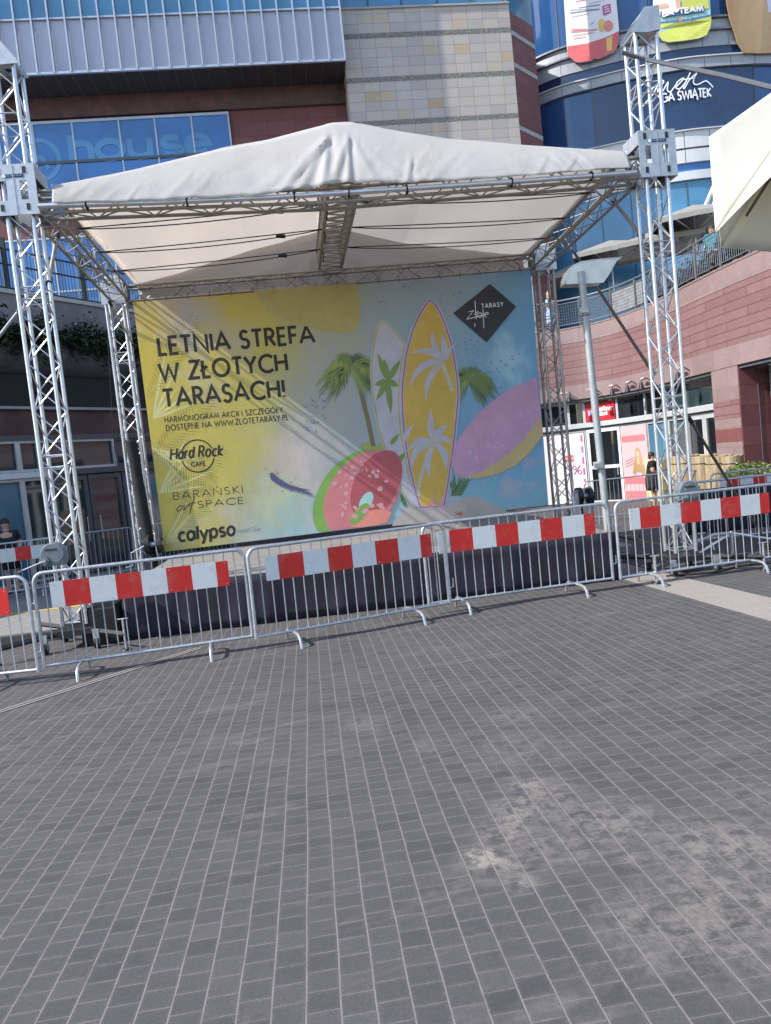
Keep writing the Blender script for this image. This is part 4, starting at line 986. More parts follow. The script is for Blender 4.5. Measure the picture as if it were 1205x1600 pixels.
# ------------------------------------------------------------------ crowd barriers
def barrier_proto(label, group):
    t = thing('crowd_barrier', label, 'barrier', group=group); H0, H1, L, rc = .13, 1.075, 2.2, .10
    m = MB(); pts = []
    for cx, cz, a0 in ((rc, H1-rc, 180), (L-rc, H1-rc, 90)):
        pts += [(cx+rc*math.cos(R(a0-i*15)), 0, cz+rc*math.sin(R(a0-i*15))) for i in range(7)]
    pts = [(0, 0, H0-.01)]+pts+[(L, 0, H0-.01)]
    m.tube(pts, .0185, 'galvanised', 10); m.tube([(.0, 0, H0+.012), (L, 0, H0+.012)], .0165, 'galvanised', 10); m.build('frame', t, smooth=True, world=False)
    n = 19; bm_ = None
    for i in range(n):
        x = L*(i+1)/(n+1); m = MB(); m.tube([(0, 0, H0+.02), (0, 0, H1-.01)], .0068, 'galvanised', 6, False)
        if bm_ is None: o = m.build('bar', t, smooth=True, world=False); bm_ = o
        else: o = bm_.copy(); COL.objects.link(o); o.parent = t
        o.location = (x, 0, 0)
    ft = None
    for x in (.38, 1.74):
        pts = [(0,-.30,.0),(0,-.295,.03),(0,-.27,.09),(0,-.22,.125),(0,-.14,.135),(0,.14,.135),(0,.22,.125),(0,.27,.09),(0,.295,.03),(0,.30,.0)]
        if ft is None: m = MB(); m.tube(pts, .0165, 'galvanised', 9); ft = m.build('foot', t, smooth=True, world=False); o = ft
        else: o = ft.copy(); COL.objects.link(o); o.parent = t
        o.location = (x, 0, 0)
    hk = None
    for z in (.36, .84):
        if hk is None: m = MB(); m.tube([(0,0,-.05),(.045,0,-.04),(.05,0,.03),(.05,0,.06)], .008, 'galvanised', 7); hk = m.build('hook', t, smooth=True, world=False); o = hk
        else: o = hk.copy(); COL.objects.link(o); o.parent = t
        o.location = (L+.008, 0, z)
    return t
def board(t, x0=.16, x1=2.02, units=(('board_white', .5), ('board_red', 1), ('board_white', 1), ('board_red', 1), ('board_white', 1), ('board_red', 1), ('board_white', 1), ('board_red', .5)), z0=.715, z1=.975, name='warning_board'):
    m = MB(); tot = sum(u for _, u in units); x = x0
    for mt, u in units:
        x2 = x+(x1-x0)*u/tot; m.box((x, -.030, z0), (x2, -.022, z1), mt)
        x = x2
    for xx in (x0+.03, x0+.33*(x1-x0), x0+.66*(x1-x0), x1-.03):
        for zz in (z0+.025, z1-.025): m.tube([(xx, -.030, zz), (xx, -.034, zz)], .006, 'galvanised', 6)
    return m.build(name, t, world=False)
GB = 'barriers with red and white boards in front of the stage'
bp0 = barrier_proto('red and white boarded barrier holding the middle of the stage front', GB); board(bp0)
def place(proto, p, q, label, first=False, group=GB, H0=.12):
    p, q = Vector(p), Vector(q); d = q-p; L = math.hypot(d.x, d.y); rz = math.atan2(d.y, d.x); ry = -math.atan2(d.z, L); zoff = -H0
    loc = (p.x, p.y, p.z+zoff)
    if first:
        proto.location = loc; proto.rotation_euler = (0, ry, rz); proto.scale = (L/2.2, 1, 1); proto['label'] = label; return proto
    return dup(proto, loc, rz, label, ry, L/2.2, group)
gz_ = lambda x, y: (x, y, gnd(x, y)+.12)
place(bp0, gz_(-.699, 7.665), gz_(1.503, 8.318), 'red and white boarded barrier across the middle below the melon ring', True)
place(bp0, gz_(-5.02, 7.62), gz_(-2.807, 7.41), 'red and white boarded barrier cut off by the left picture edge')
place(bp0, gz_(-2.798, 7.549), gz_(-.746, 7.761), 'red and white boarded barrier before the front left tower winch')
place(bp0, gz_(1.267, 8.406), gz_(3.612, 8.608), 'red and white boarded barrier below the banner surfboards, ending at the light pole')
place(bp0, gz_(3.701, 8.586), gz_(5.99, 8.76), 'red and white boarded barrier before the front right tower standing on the pale strip')
GB2 = 'plain barriers behind the stage'
bp1 = barrier_proto('plain', GB2)
gp = lambda x, y: (x, y, gnd(x, y)+.13)
ABV = lambda x, y: (x, y, gnd(x, y)+.25)
def pair(ax, ay, bx, by, fn=gp): return fn(ax, ay), fn(bx, by)
a_, b_ = pair(7.0, 18.0, 9.2, 17.9); place(bp1, a_, b_, 'plain grey barrier in front of the white percent poster', True, GB2)
a_, b_ = pair(9.3, 17.8, 11.4, 17.4); place(bp1, a_, b_, 'plain grey barrier behind the front right tower near the woman in black', False, GB2)
a_, b_ = pair(4.6, 12.4, 5.7, 14.3); place(bp1, a_, b_, 'plain grey barrier turned sideways behind the light pole', False, GB2)
a_, b_ = pair(5.9, 11.2, 8.1, 11.0); place(bp1, a_, b_, 'plain grey barrier hung with dark cloth right of the front tower', False, GB2)
cb = [c for c in COL.objects if c.get('label', '').startswith('plain grey barrier hung')][0]
def cloth(t, seed, mat='navy_cloth'):
    m = MB(); r_ = random.Random(seed); rows = []
    for k in range(6):
        rows.append([(.06+2.08*i/24, .035+.012*math.sin(i*1.7+k*.5+seed)+.01*math.sin(i*.6), .95-.72*k/5) for i in range(25)])
    m.grid(rows, mat); return m.build('cloth_cover', t, smooth=True, world=False, solid=.003)
cloth(cb, 1)
a_, b_ = pair(8.3, 11.0, 10.4, 10.9); c2 = place(bp1, a_, b_, 'plain grey barrier hung with dark cloth at the right picture edge', False, GB2); cloth(c2, 4)
a_, b_ = pair(-5.6, 15.2, -3.95, 16.6, ABV); a1 = place(bp1, a_, b_, 'plain grey barrier before the left shop window near the seated man', False, GB2)
a_, b_ = pair(-3.75, 17.0, -1.8, 17.1, ABV); a2 = place(bp1, a_, b_, 'plain grey barrier with a pale board before the glass doors', False, GB2)
m = MB(); m.box((.12, .022, .52), (2.08, .03, .80), 'board_white'); m.build('pale_board', a2, world=False)
m = MB(); m.box((.12, .022, .14), (2.08, .03, .50), 'glass_green'); m.build('dark_board', a2, world=False)
GB3 = 'red and white boarded barriers in the background'
bp2 = barrier_proto('bg', GB3); board(bp2)
a_, b_ = pair(8.1, 14.0, 10.3, 13.7); place(bp2, a_, b_, 'red and white boarded barrier below the wicker planters', True, GB3)
a_, b_ = pair(10.4, 13.6, 12.5, 13.3); place(bp2, a_, b_, 'red and white boarded barrier below the green bush', False, GB3)
a_, b_ = pair(-7.0, 14.2, -4.9, 15.0, ABV); place(bp2, a_, b_, 'red and white boarded barrier beside the man at the left shop window', False, GB3)
# odd pieces beside the stage
t = thing('plank_stack', 'low stack of grey planks behind the stage corner', 'planks', (4.7, 10.9, gnd(4.7, 10.9)))
for i in range(4):
    m = MB(); z = gnd(4.7, 10.9)+.06+i*.055; m.box((4.05+.04*i, 10.7, z), (4.75+.03*i, 11.1, z+.045), 'plank_grey'); m.build('plank', t, bevel=.004)
for xx in (4.2, 4.6):
    m = MB(); m.box((xx, 10.72, gnd(xx, 10.8)), (xx+.08, 11.08, gnd(4.7, 10.9)+.058), 'plank_grey'); m.build('bearer', t)
t = thing('loose_truss', 'low aluminium truss lying on the ground right of the front tower', 'truss', (5.9, 9.9, gnd(5.9, 9.9)))
m = MB(); z = gnd(5.9, 9.9)
m.tube([(5.25, 9.7, z+.3), (5.75, 9.95, z+.36), (6.1, 10.1, z+.33)], .022, 'aluminium', 8); m.tube([(5.4, 9.9, z+.1), (6.1, 10.1, z+.33), (6.6, 10.0, z+.2), (7.3, 9.9, z+.12)], .02, 'aluminium', 8); m.tube([(6.1, 10.1, z+.01), (6.1, 10.1, z+.36)], .022, 'aluminium', 8)
m.build('tubes', t, smooth=True)
m = MB(); m.tube([(5.5, 9.4, z+.005), (5.5, 9.4, z+.16)], .05, 'galvanised', 12); tag(m.build('ballast_can', None, smooth=True), 'small grey metal can on the ground beside the right tower base', 'can')

# ------------------------------------------------------------------ street lamp
lx, ly = 3.985, 9.50
t = thing('street_lamp', 'grey lamp post with a curved white reflector rising at the right stage corner', 'street lamp', (lx, ly, gnd(lx, ly)))
pt = at(908, 425, ly); pm = at(924, 600, ly)
m = MB(); m.tube([(lx, ly, gnd(lx, ly)), (pt.x, ly, pt.z)], .048, 'pole_grey', 14); m.build('post', t, smooth=True)
m = MB(); m.box((lx-.075, ly-.075, gnd(lx, ly)), (lx+.075, ly+.075, gnd(lx, ly)+.28), 'black_steel'); m.build('base_sleeve', t, bevel=.01)
for yy in (487, 727):
    c = at(913 if yy < 600 else 936, yy, ly); m = MB(); m.tube([(c.x, ly, c.z-.05), (c.x, ly, c.z+.05)], .075, 'pole_grey', 14); m.box((c.x-.10, ly-.10, c.z-.03), (c.x+.02, ly-.06, c.z+.03), 'pole_grey'); m.build('collar', t, smooth=False)
arcp = [at(x, y, ly) for x, y in ((884,443),(885.5,433),(889.5,423),(897,414),(908,409),(928,406),(948,404),(972,401.5))]
low = [at(x, y, ly) for x, y in ((884,443),(900,442.5),(920,441.7),(943,440.5),(951,430),(958,417),(964,407),(972,401.5))]
m = MB(); m.grid([[(p.x, ly+.20*k/6, p.z) for p in arcp] for k in range(7)], 'lamp_white'); m.build('reflector', t, smooth=True, solid=.012)
for yy in (.01, .19):
    m = MB(); m.prism([(p.x, p.z-.008) for p in low]+[(p.x, p.z-.008) for p in arcp[1:-1][::-1]], ly+yy-.006, ly+yy+.006, 'lamp_white'); m.build('side_shield', t)

# ------------------------------------------------------------------ main mall block behind the stage
mall = thing('mall_building', 'big mall block with overhanging grey panelled storey and blue shop windows', 'building', (-3, 30, gnd(-3, 30)))
BX0, BX1, BYF, BZ0, BZ1 = -13.0, 3.17, 28.0, 16.68, 18.52
m = MB(); m.box((BX0, 29.6, -1), (BX1, 36, 26), 'red_brown_wall')
m.build('wall', mall)
m = MB(); m.box((BX0, BYF, BZ0), (BX1, 29.58, 24), 'panel_grey'); bx = m.build('overhang', mall)
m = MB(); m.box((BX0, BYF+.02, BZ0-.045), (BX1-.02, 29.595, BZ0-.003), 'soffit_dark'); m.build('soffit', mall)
m = MB(); x = BX1-.3
while x > BX0: m.box((x, BYF+.03, BZ0-.055), (x+.03, 29.59, BZ0-.047), 'frame_dark'); x -= .6
m.build('soffit_joints', mall)
m = MB(); m.box((BX0, BYF-.02, BZ1+.06), (BX1, BYF-.002, 24), 'glass_sky'); m.build('glazing', mall)
m = MB(); x = BX1-.04
while x > BX0: m.box((x-.028, BYF-.12, BZ0), (x+.028, BYF-.022, 24), 'fin_metal'); x -= .578
m.build('fins', mall)
m = MB(); m.box((BX0, BYF-.08, BZ1), (BX1, BYF-.024, BZ1+.055), 'fin_metal'); m.box((BX0, BYF-.10, BZ0-.05), (BX1, BYF-.003, BZ0+.03), 'fin_metal'); m.build('trim', mall)
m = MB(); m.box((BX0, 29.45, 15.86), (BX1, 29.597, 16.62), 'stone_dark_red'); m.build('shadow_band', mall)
# blue shop windows with the lettering in the glass
wx = [-10.1, -8.74, -7.3, -5.58, -4.24, -2.86, -1.45]
mz = [(14.30, 15.70), (12.3, 14.18)]
for j, (z0, z1) in enumerate(mz):
    for a_, b_ in zip(wx[:-1], wx[1:]):
        m = MB(); m.box((a_+.03, 29.50, z0), (b_-.03, 29.54, z1), 'glass_blue'); w_ = m.build('window_pane', mall)
m = MB()
for xx in wx: m.box((xx-.03, 29.46, 12.2), (xx+.03, 29.56, 15.76), 'fin_metal')
for zz in (12.25, 14.24, 15.72): m.box((wx[0], 29.455, zz-.05), (wx[-1]+.03, 29.565, zz+.05), 'frame_dark' if zz < 15 else 'fin_metal')
m.build('window_frame', mall)
m = MB(); fn = lambda a, b, o=0: (a, 29.492-o*4, b)
def wp(x, y): p = at(x, y, 29.492); return (p.x, p.z)
for s, xa, ya, xb, yb in (('h', 110, 252, 148, 250), ('o', 150, 250, 198, 246.5), ('u', 202, 246, 240, 243.5), ('s', 252, 243, 288, 241), ('e', 290, 241, 332, 238)):
    A, B = at(xa, ya, 29.49), at(xb, yb, 29.49); text(m, s, A.x, B.x, A.z, B.z, 1.0 if s != 'h' else .95, .24, 'glass_pale', fn)
m.build('window_lettering', mall); m = MB()
c = wp(62, 250)
ribbon(m, [(c[0]+.72*math.cos(R(a)), c[1]+.72*math.sin(R(a))) for a in range(-150, 150, 8)], .17, 'glass_pale', fn)
ribbon(m, [(c[0]-.25, c[1]-.35), (c[0]-.25, c[1]+.3)], .15, 'glass_pale', fn); ribbon(m, [(c[0]-.25, c[1]+.05), (c[0]+.1, c[1]+.1), (c[0]+.3, c[1]-.35)], .15, 'glass_pale', fn)
m.build('window_emblem', mall)
# lower floors: blue curtain glass behind the terraces
m = MB(); m.box((-13, 29.45, 6.0), (-2.0, 29.55, 11.4), 'glass_blue'); m.build('lower_glazing', mall)
m = MB()
for i in range(16): m.box((-13+i*.74, 29.40, 6), (-12.95+i*.74, 29.448, 11.4), 'fin_metal')
for zz in (7.6, 9.4, 11.4): m.box((-13, 29.39, zz), (-2, 29.45, zz+.06), 'fin_metal')
m.build('glazing_bars', mall)
# pale stone block
bs = thing('stone_block', 'tall block clad in beige stone tiles beside the overhanging storey', 'building', (6.5, 29, gnd(6.5, 29)))
m = MB(); BYW = BYF+.66
m.face([(3.175, BYW, -1), (9.78, BYW, -1), (9.78, BYW, 18.86), (3.175, BYW, 18.86)], 'beige_stone_tiles', [(3.175-3.2, -1+.03), (9.78-3.2, -1+.03), (9.78-3.2, 18.89), (3.175-3.2, 18.89)])
m.face([(3.175, BYW, 18.86), (9.78, BYW, 18.86), (9.78, 36, 18.86), (3.175, 36, 18.86)], 'beige_stone_tiles', [(0, .3), (.5, .3), (.5, .5), (0, .5)])
m.face([(3.175, BYW, -1), (3.175, 36, -1), (3.175, 36, 18.86), (3.175, BYW, 18.86)], 'beige_stone_tiles', [(0, -1+.03), (7, -1+.03), (7, 18.89), (0, 18.89)])
m.build('tiled_wall', bs)
q0, q1 = Vector((9.785, BYW, 0)), Vector((11.1, BYW+1.12, 0))
m = MB(); m.face([q0+Vector((0,0,-1)), q1+Vector((0,0,-1)), q1+Vector((0,0,18.6)), q0+Vector((0,0,18.6))], 'red_brown_wall', [(0, -1), (1.7, -1), (1.7, 18.6), (0, 18.6)]); m.face([q1+Vector((0,0,-1)), Vector((11.1, 36, -1)), Vector((11.1, 36, 18.6)), q1+Vector((0,0,18.6))], 'red_brown_wall', [(0, -1), (6, -1), (6, 18.6), (0, 18.6)])
m.build('return_wall', bs)
dn = (q1-q0).normalized(); nn = Vector((dn.y, -dn.x, 0))
for zz in (17.72, 16.5, 14.1): 
    m = MB(); a = q0+nn*.012; b2 = q1+nn*.012; m.face([a+Vector((0,0,zz)), b2+Vector((0,0,zz)), b2+Vector((0,0,zz+.17)), a+Vector((0,0,zz+.17))], 'ledge_grey'); m.build('pale_course', bs)
m = MB(); m.box((3.175, BYW-.06, 18.862), (9.80, BYW+.1, 18.93), 'ledge_grey'); m.build('coping', bs)
m = MB(); m.box((3.175, BYW+.25, 18.935), (9.7, BYW+.3, 24), 'glass_sky'); m.face([(9.72, BYW+.02, 18.66), (11.1, BYW+1.2, 18.62), (11.1, BYW+1.2, 25), (9.72, BYW+.02, 25)], 'glass_teal'); m.build('upper_glazing', bs)
m = MB()
for xx in (4.3, 5.6, 7.0, 8.3, 9.66): m.box((xx, BYW+.2, 18.935), (xx+.05, BYW+.248, 24), 'frame_dark')
m.build('glazing_bars', bs)

# ------------------------------------------------------------------ curves in plan
def smooth_curve(pts, n=8):
    P = [Vector((*p, 0)) for p in pts]; out = []
    for i in range(len(P)-1):
        a = P[max(i-1, 0)]; b_ = P[i]; c_ = P[i+1]; d_ = P[min(i+2, len(P)-1)]
        for k in range(n):
            t = k/n; out.append(.5*((2*b_)+(-a+c_)*t+(2*a-5*b_+4*c_-d_)*t*t+(-a+3*b_-3*c_+d_)*t**3))
    out.append(P[-1]); return out
class Curve:
    def __init__(s, pts, n=8):
        s.p = smooth_curve(pts, n) if n > 1 else [Vector((*p, 0)) for p in pts]; s.s = [0]
        for a, b in zip(s.p[:-1], s.p[1:]): s.s.append(s.s[-1]+(b-a).length)
        s.L = s.s[-1]
    def at(s, u, off=0):
        u = min(max(u, 0), s.L-1e-6); i = 0
        while i < len(s.s)-2 and s.s[i+1] <= u: i += 1
        t = (u-s.s[i])/(s.s[i+1]-s.s[i]); p = s.p[i].lerp(s.p[i+1], t); d = (s.p[i+1]-s.p[i]).normalized()
        return p+Vector((d.y, -d.x, 0))*off      # positive offset comes towards the plaza
    def dir(s, u): return (s.at(min(u+.05, s.L))-s.at(max(u-.05, 0))).normalized()
    def us(s, u0, u1, step=.25):
        n = max(1, round((u1-u0)/step)); return [u0+(u1-u0)*i/n for i in range(n+1)]
    def band(s, mb, u0, u1, z0, z1, off, mat, thick=0, step=.25, uvs=1):
        U = s.us(u0, u1, step)
        mb.grid([[s.at(u, off)+Vector((0,0,z0)) for u in U], [s.at(u, off)+Vector((0,0,z1)) for u in U]], mat, lambda i, j: (U[j]*uvs, (z0, z1)[i]))
        if thick:
            for zz in (z0, z1): mb.grid([[s.at(u, off)+Vector((0,0,zz)) for u in U], [s.at(u, off-thick)+Vector((0,0,zz)) for u in U]], mat, lambda i, j: (U[j], i*thick))
            for u in (u0, u1): mb.grid([[s.at(u, off)+Vector((0,0,z0)), s.at(u, off)+Vector((0,0,z1))], [s.at(u, off-thick)+Vector((0,0,z0)), s.at(u, off-thick)+Vector((0,0,z1))]], mat, lambda i, j: (i*thick, (z0, z1)[j]))
        return mb
    def box(s, mb, u, z0, z1, w, off, depth, mat):
        a, b = s.at(u-w/2), s.at(u+w/2); d = s.dir(u); n = Vector((d.y, -d.x, 0)); c = s.at(u)
        P = [c-d*w/2+n*(off-depth), c+d*w/2+n*(off-depth), c+d*w/2+n*off, c-d*w/2+n*off]
        bt = [p+Vector((0,0,z0)) for p in P]; tp = [p+Vector((0,0,z1)) for p in P]
        mb.face(bt, mat).face(tp, mat)
        for i in range(4): j = (i+1) % 4; mb.face([bt[i], bt[j], tp[j], tp[i]], mat)
        return mb

# ------------------------------------------------------------------ curved advert facade on the right
FP = Curve([(11.0,33.2),(11.75,31.9),(12.64,31.1),(13.7,30.6),(14.85,30.1),(16.5,29.55),(18.1,29.3),(21.1,29.3),(25,30),(30,32)])
fc = thing('curved_facade', 'curved glass mall facade carrying tall adverts above the right tower', 'building', (16, 31, gnd(16, 31)))
m = MB(); FP.band(m, 0, FP.L, -1, 26, -.30, 'glass_navy'); m.build('core_wall', fc, smooth=True)
def fband(name, z0, z1, off, mat, thick=.25): m = MB(); FP.band(m, 0.2, FP.L-.1, z0, z1, off, mat, thick); return m.build(name, fc)
fband('glazing', 18.42, 25.9, -.10, 'glass_facade', 0)
fband('sill_rail', 18.34, 18.41, .12, 'rail_steel', .2); fband('spandrel', 17.93, 18.335, .0, 'band_grey', .1); fband('sill_rail', 17.86, 17.925, .12, 'rail_steel', .2)
fband('spandrel', 17.28, 17.855, .0, 'band_grey', .1); fband('dark_glazing', 16.84, 17.275, -.05, 'glass_navy', 0)
fband('pale_band', 16.44, 16.82, .06, 'band_grey', .2); fband('cornice', 16.825, 16.87, .14, 'band_white', .3)
fband('glazing', 14.02, 16.435, -.10, 'glass_facade', 0); fband('cornice', 13.97, 14.015, .14, 'band_white', .3); fband('pale_band', 13.32, 13.965, .05, 'band_white', .2)
fband('groove', 13.24, 13.315, -.04, 'frame_dark', 0); fband('pale_band', 12.72, 13.235, .05, 'band_white', .2); fband('strip_glazing', 12.38, 12.715, -.05, 'glass_blue', 0)
fband('pale_band', 12.03, 12.375, .05, 'band_white', .2); fband('glazing', 5.5, 12.025, -.08, 'glass_sky', 0)
m = MB()
for u in (1.5, 2.7, 3.88, 5.1, 6.3, 7.35, 8.4, 9.5, 10.55, 11.9): 
    for z0, z1 in ((14.03, 16.43), (18.43, 25.8), (5.6, 12.0)): FP.box(m, u, z0, z1, .035, -.06, .05, 'frame_dark')
    FP.box(m, u, 17.29, 17.85, .02, .006, .01, 'frame_dark'); FP.box(m, u, 16.45, 16.81, .02, .066, .01, 'frame_dark'); FP.box(m, u, 12.73, 13.96, .02, .056, .01, 'frame_dark')
m.build('mullions', fc)
# dark film behind the signature, and the lettering
m = MB(); FP.band(m, 3.9, 10.5, 14.03, 16.42, -.055, 'glass_navy'); m.build('dark_film', fc)
sg = thing('wall_lettering', 'white signature and name lettering on the dark glass facade', 'sign', FP.at(7.5)+Vector((0,0,15.5)))
def fpt(off):
    def fn(a, b, o=0): p = FP.at(a, off+o*4); return (p.x, p.y, b)
    return fn
def fhit(x, y):
    d = ray(x, y); best = None; S = 0
    for a, b in zip(FP.p[:-1], FP.p[1:]):
        e = b-a; L_ = e.length; det = d.x*(-e.y)+d.y*e.x
        if abs(det) > 1e-9:
            t = (a.x*(-e.y)+a.y*e.x)/det; u = (d.x*a.y-d.y*a.x)/det
            if -1e-6 <= u <= 1+1e-6 and t > 0: return (S+u*L_, EYE.z+t*d.z)
        S += L_
    return (S, EYE.z)
m = MB(); A, B = fhit(1031, 161), fhit(1111, 151); text(m, 'IGA ŚWIĄTEK', A[0], B[0], A[1], B[1], .33, .062, 'print_white', fpt(.02), .14); m.build('name', sg)
m = MB(); z5 = lambda x, y: fhit(1000+x/5.88, y/5.88)
sig = [[(20,985),(70,925),(140,830),(215,620),(190,590),(120,640),(60,740),(0,800)], [(160,800),(200,745),(215,760),(160,830),(200,850),(255,760),(250,830),(280,845),(330,780)], [(330,800),(385,745),(395,720),(340,760),(330,810),(370,815),(430,740)], [(460,670),(400,800),(410,810),(450,740),(520,675)], [(400,735),(490,720)], [(520,675),(490,740),(500,775),(540,775),(600,745),(640,770),(670,805)], [(0,930),(40,870),(130,800)]]
for pts in sig:
    sm = smooth_curve([p for p in pts], 5); ribbon(m, [z5(p.x, p.y) for p in sm], .05, 'print_white', fpt(.02))
m.build('signature', sg)
def advert(name, label, outline, mat, deco, off=.22):
    t = thing(name, label, 'advert', FP.at(fhit(*outline[0])[0])+Vector((0,0,19)), group='tall adverts on the curved facade')
    m = MB(); P = [fhit(*p) for p in outline]; f0, f1 = fpt(off), fpt(off-.05)
    m.face([f0(*p) for p in P], mat); m.face([f1(*p) for p in P][::-1], mat)
    for i in range(len(P)): j = (i+1) % len(P); m.face([f0(*P[i]), f1(*P[i]), f1(*P[j]), f0(*P[j])], mat)
    m.build('panel', t)
    for nm, items in deco:
        m = MB()
        for k, (pts, mt) in enumerate(items): fk = fpt(off+.006+.002*k); m.face([fk(*fhit(*p)) for p in pts], mt)
        m.build(nm, t)
    return t
h8 = lambda x, y: (870+x/10.95, y/10.95)
rows_ = [[h8(x, y) for x, y in ((330,70),(700,15),(700,25),(330,85))], ]
red = [h8(x, y) for x, y in ((190,840),(520,790),(830,690),(1060,580),(1060,640),(1040,800),(1010,900),(960,940),(870,980),(840,1000),(710,1050),(640,1040),(600,1080),(500,1095),(400,1110),(320,1100),(250,1040),(200,1000))]
lines = []
for (x0, y0, x1, y1, mt) in ((330,75,620,15,'ink_magenta'),(560,110,810,45,'ink_lav'),(380,180,740,125,'print_grey'),(230,210,740,190,'ink_lav'),(230,265,740,200,'print_grey'),(250,330,560,270,'ink_lav'),(250,590,700,545,'ink_red'),(270,650,660,590,'ink_peach'),(280,700,500,670,'ink_peach'),(255,550,530,540,'ink_red'),(590,460,640,430,'print_grey')):
    lines.append(([h8(x0, y0), h8(x1, y1), h8(x1, y1+14), h8(x0, y0+14)], mt))
advert('facade_advert', 'tall white advert with a red scalloped foot left of the right tower head', [(878,-60),(957,-60)]+[h8(x, y) for x, y in ((1060,560),(1060,640),(1040,800),(1010,900),(960,940),(870,980),(840,1000),(710,1050),(640,1040),(600,1080),(500,1095),(400,1110),(320,1100),(250,1040),(200,1000),(180,830))], 'poster_white',
  [('red_foot', [(red, 'ink_red')]), ('fruit', [([h8(710+60*math.cos(i*.52)+60, 480+110*math.sin(i*.52)) for i in range(12)], 'ink_yellow'), ([h8(880+85*math.cos(i*.52), 490+95*math.sin(i*.52)) for i in range(12)], 'ink_salmon'), ([h8(x, y) for x, y in ((850,700),(950,660),(940,900),(860,930))], 'ink_yellow')]),
   ('small_print', lines), ('magenta_label', [([h8(x, y) for x, y in ((780,155),(915,115),(930,265),(800,320))], 'ink_magenta'), ([h8(x, y) for x, y in ((810,175),(890,150),(892,165),(812,192))], 'poster_white'), ([h8(x, y) for x, y in ((815,215),(900,190),(902,205),(817,232))], 'poster_white'), ([h8(x, y) for x, y in ((820,255),(908,228),(910,245),(822,275))], 'poster_white')])])
h9 = lambda x, y: (1000+x/5.88, y/5.88)
yel = [h9(x, y) for x, y in ((125,250),(300,240),(470,225),(628,180),(632,220),(620,290),(590,350),(520,380),(400,400),(250,415),(200,400),(160,350),(130,310))]
adv2 = advert('facade_advert', 'tall pale green advert with a lime foot right of the right tower head', [(1016,-60),(1102,-60)]+[h9(x, y) for x, y in ((625,150),(632,220),(620,290),(590,350),(520,380),(400,400),(250,415),(200,400),(160,350),(130,310),(122,250))], 'ink_aqua',
  [('lime_foot', [(yel, 'ink_lime')]), ('pale_field', [([h9(x, y) for x, y in ((108,0),(340,0),(345,130),(115,180))], 'poster_white'), ([h9(x, y) for x, y in ((370,0),(600,0),(610,110),(365,120))], 'ink_lime')]), ('figure', [([h9(x, y) for x, y in ((115,80),(240,60),(250,85),(240,100),(120,125))], 'ink_peach'), ([h9(x, y) for x, y in ((300,0),(345,0),(360,100),(325,110))], 'ink_peach'), ([h9(x, y) for x, y in ((340,195),(375,190),(372,225),(345,228))], 'ink_salmon')]),
   ('name_strip', [([h9(x, y) for x, y in ((175,135),(565,85),(568,140),(180,190))], 'ink_teamblue')]), ('blue_rim', [([h9(x, y) for x, y in ((125,235),(400,210),(625,165),(627,180),(400,228),(128,252))], 'ink_teamblue')])])
m = MB(); A, B = fhit(*h9(195, 185)), fhit(*h9(555, 135)); text(m, 'BA+TEAM', A[0], B[0], A[1], B[1], .19, .06, 'print_white', fpt(.245), .12); m.build('lettering', adv2)
h9o = [(1128,-40),(1190,-40),(1230,-40),(1235,60),(1235,86)]+[h9(x, y) for x, y in ((1080,515),(930,510),(880,430),(840,310),(800,190),(775,60))]
advert('facade_advert', 'huge tan coloured picture wrap at the right end of the curved facade', h9o, 'ad_tan', [('pale_strip', [([(1188,-40),(1230,-40),(1232,30),(1195,24)], 'ink_lav')])], .20)

# ------------------------------------------------------------------ right terrace building
RP = Curve([(5.5,27.9),(7.0,27.8),(8.2,27.7),(9.24,27.4),(10.1,27.0),(10.9,26.4),(11.5,25.4),(11.8,24),(11.85,22.5),(11.8,20.5),(11.8,18.9),(11.9,17.2),(12.2,14.5),(12.5,11),(13,6)])
U0 = 1.5   # arc length of the first measured station
tb = thing('terrace_building', 'curved red sandstone terrace wall with shop fronts on the right', 'building', (11.8, 22, gnd(11.8, 22)))
rband = lambda name, u0, u1, z0, z1, off, mat, thick=0, sm=True: (lambda m: (RP.band(m, u0, u1, z0, z1, off, mat, thick), m.build(name, tb, smooth=False))[1])(MB())
UE = RP.L-.2
rband('wall', .2, UE, 3.86, 5.42, 0, 'red_sandstone', .4); rband('wall_top_course', .2, UE, 5.424, 5.95, .012, 'red_sandstone_light', .4); rband('coping', .2, UE, 5.954, 6.0, .03, 'red_sandstone_light', .5)
rband('lintel_course', .2, UE, 3.30, 3.856, .012, 'red_sandstone_light', .4)
rband('lintel_soffit', .2, UE, 3.20, 3.296, -.05, 'frame_dark', .5)
rband('terrace_floor', .2, UE, 5.7, 5.9, -.42, 'ledge_grey', 6)
G_ = -.75
# glazed shop fronts set back under the lintel
SB = -.32
def rwin(u0, u1, z0, z1, mat='glass_dark', name='window', frame='frame_light', fw=.045, off=SB, parent=None, bars=()):
    m = MB(); RP.band(m, u0+fw, u1-fw, z0+fw, z1-fw, off-.03, mat); w_ = m.build(name, parent or tb)
    m = MB()
    for u in (u0+fw/2, u1-fw/2)+tuple(bars): RP.box(m, u, z0, z1, fw, off+.02, .05, frame)
    for z in (z0, z1-fw): RP.band(m, u0+fw, u1-fw, z, z+fw, off+.018, frame, .045)
    m.build('frame', w_); return w_
d_ = U0
for a_, b_ in ((-.4, .9), (.9, 2.1), (2.1, 3.21), (3.21, 3.77), (4.97, 6.28), (6.28, 7.5), (7.5, 8.7), (8.7, 10.84)):
    rwin(a_+d_, b_+d_, 2.36, 3.20, 'glass_dark' if a_ < 7 else 'glass_green')
rwin(3.77+d_, 4.97+d_, 2.36, 3.20, 'glass_dark')
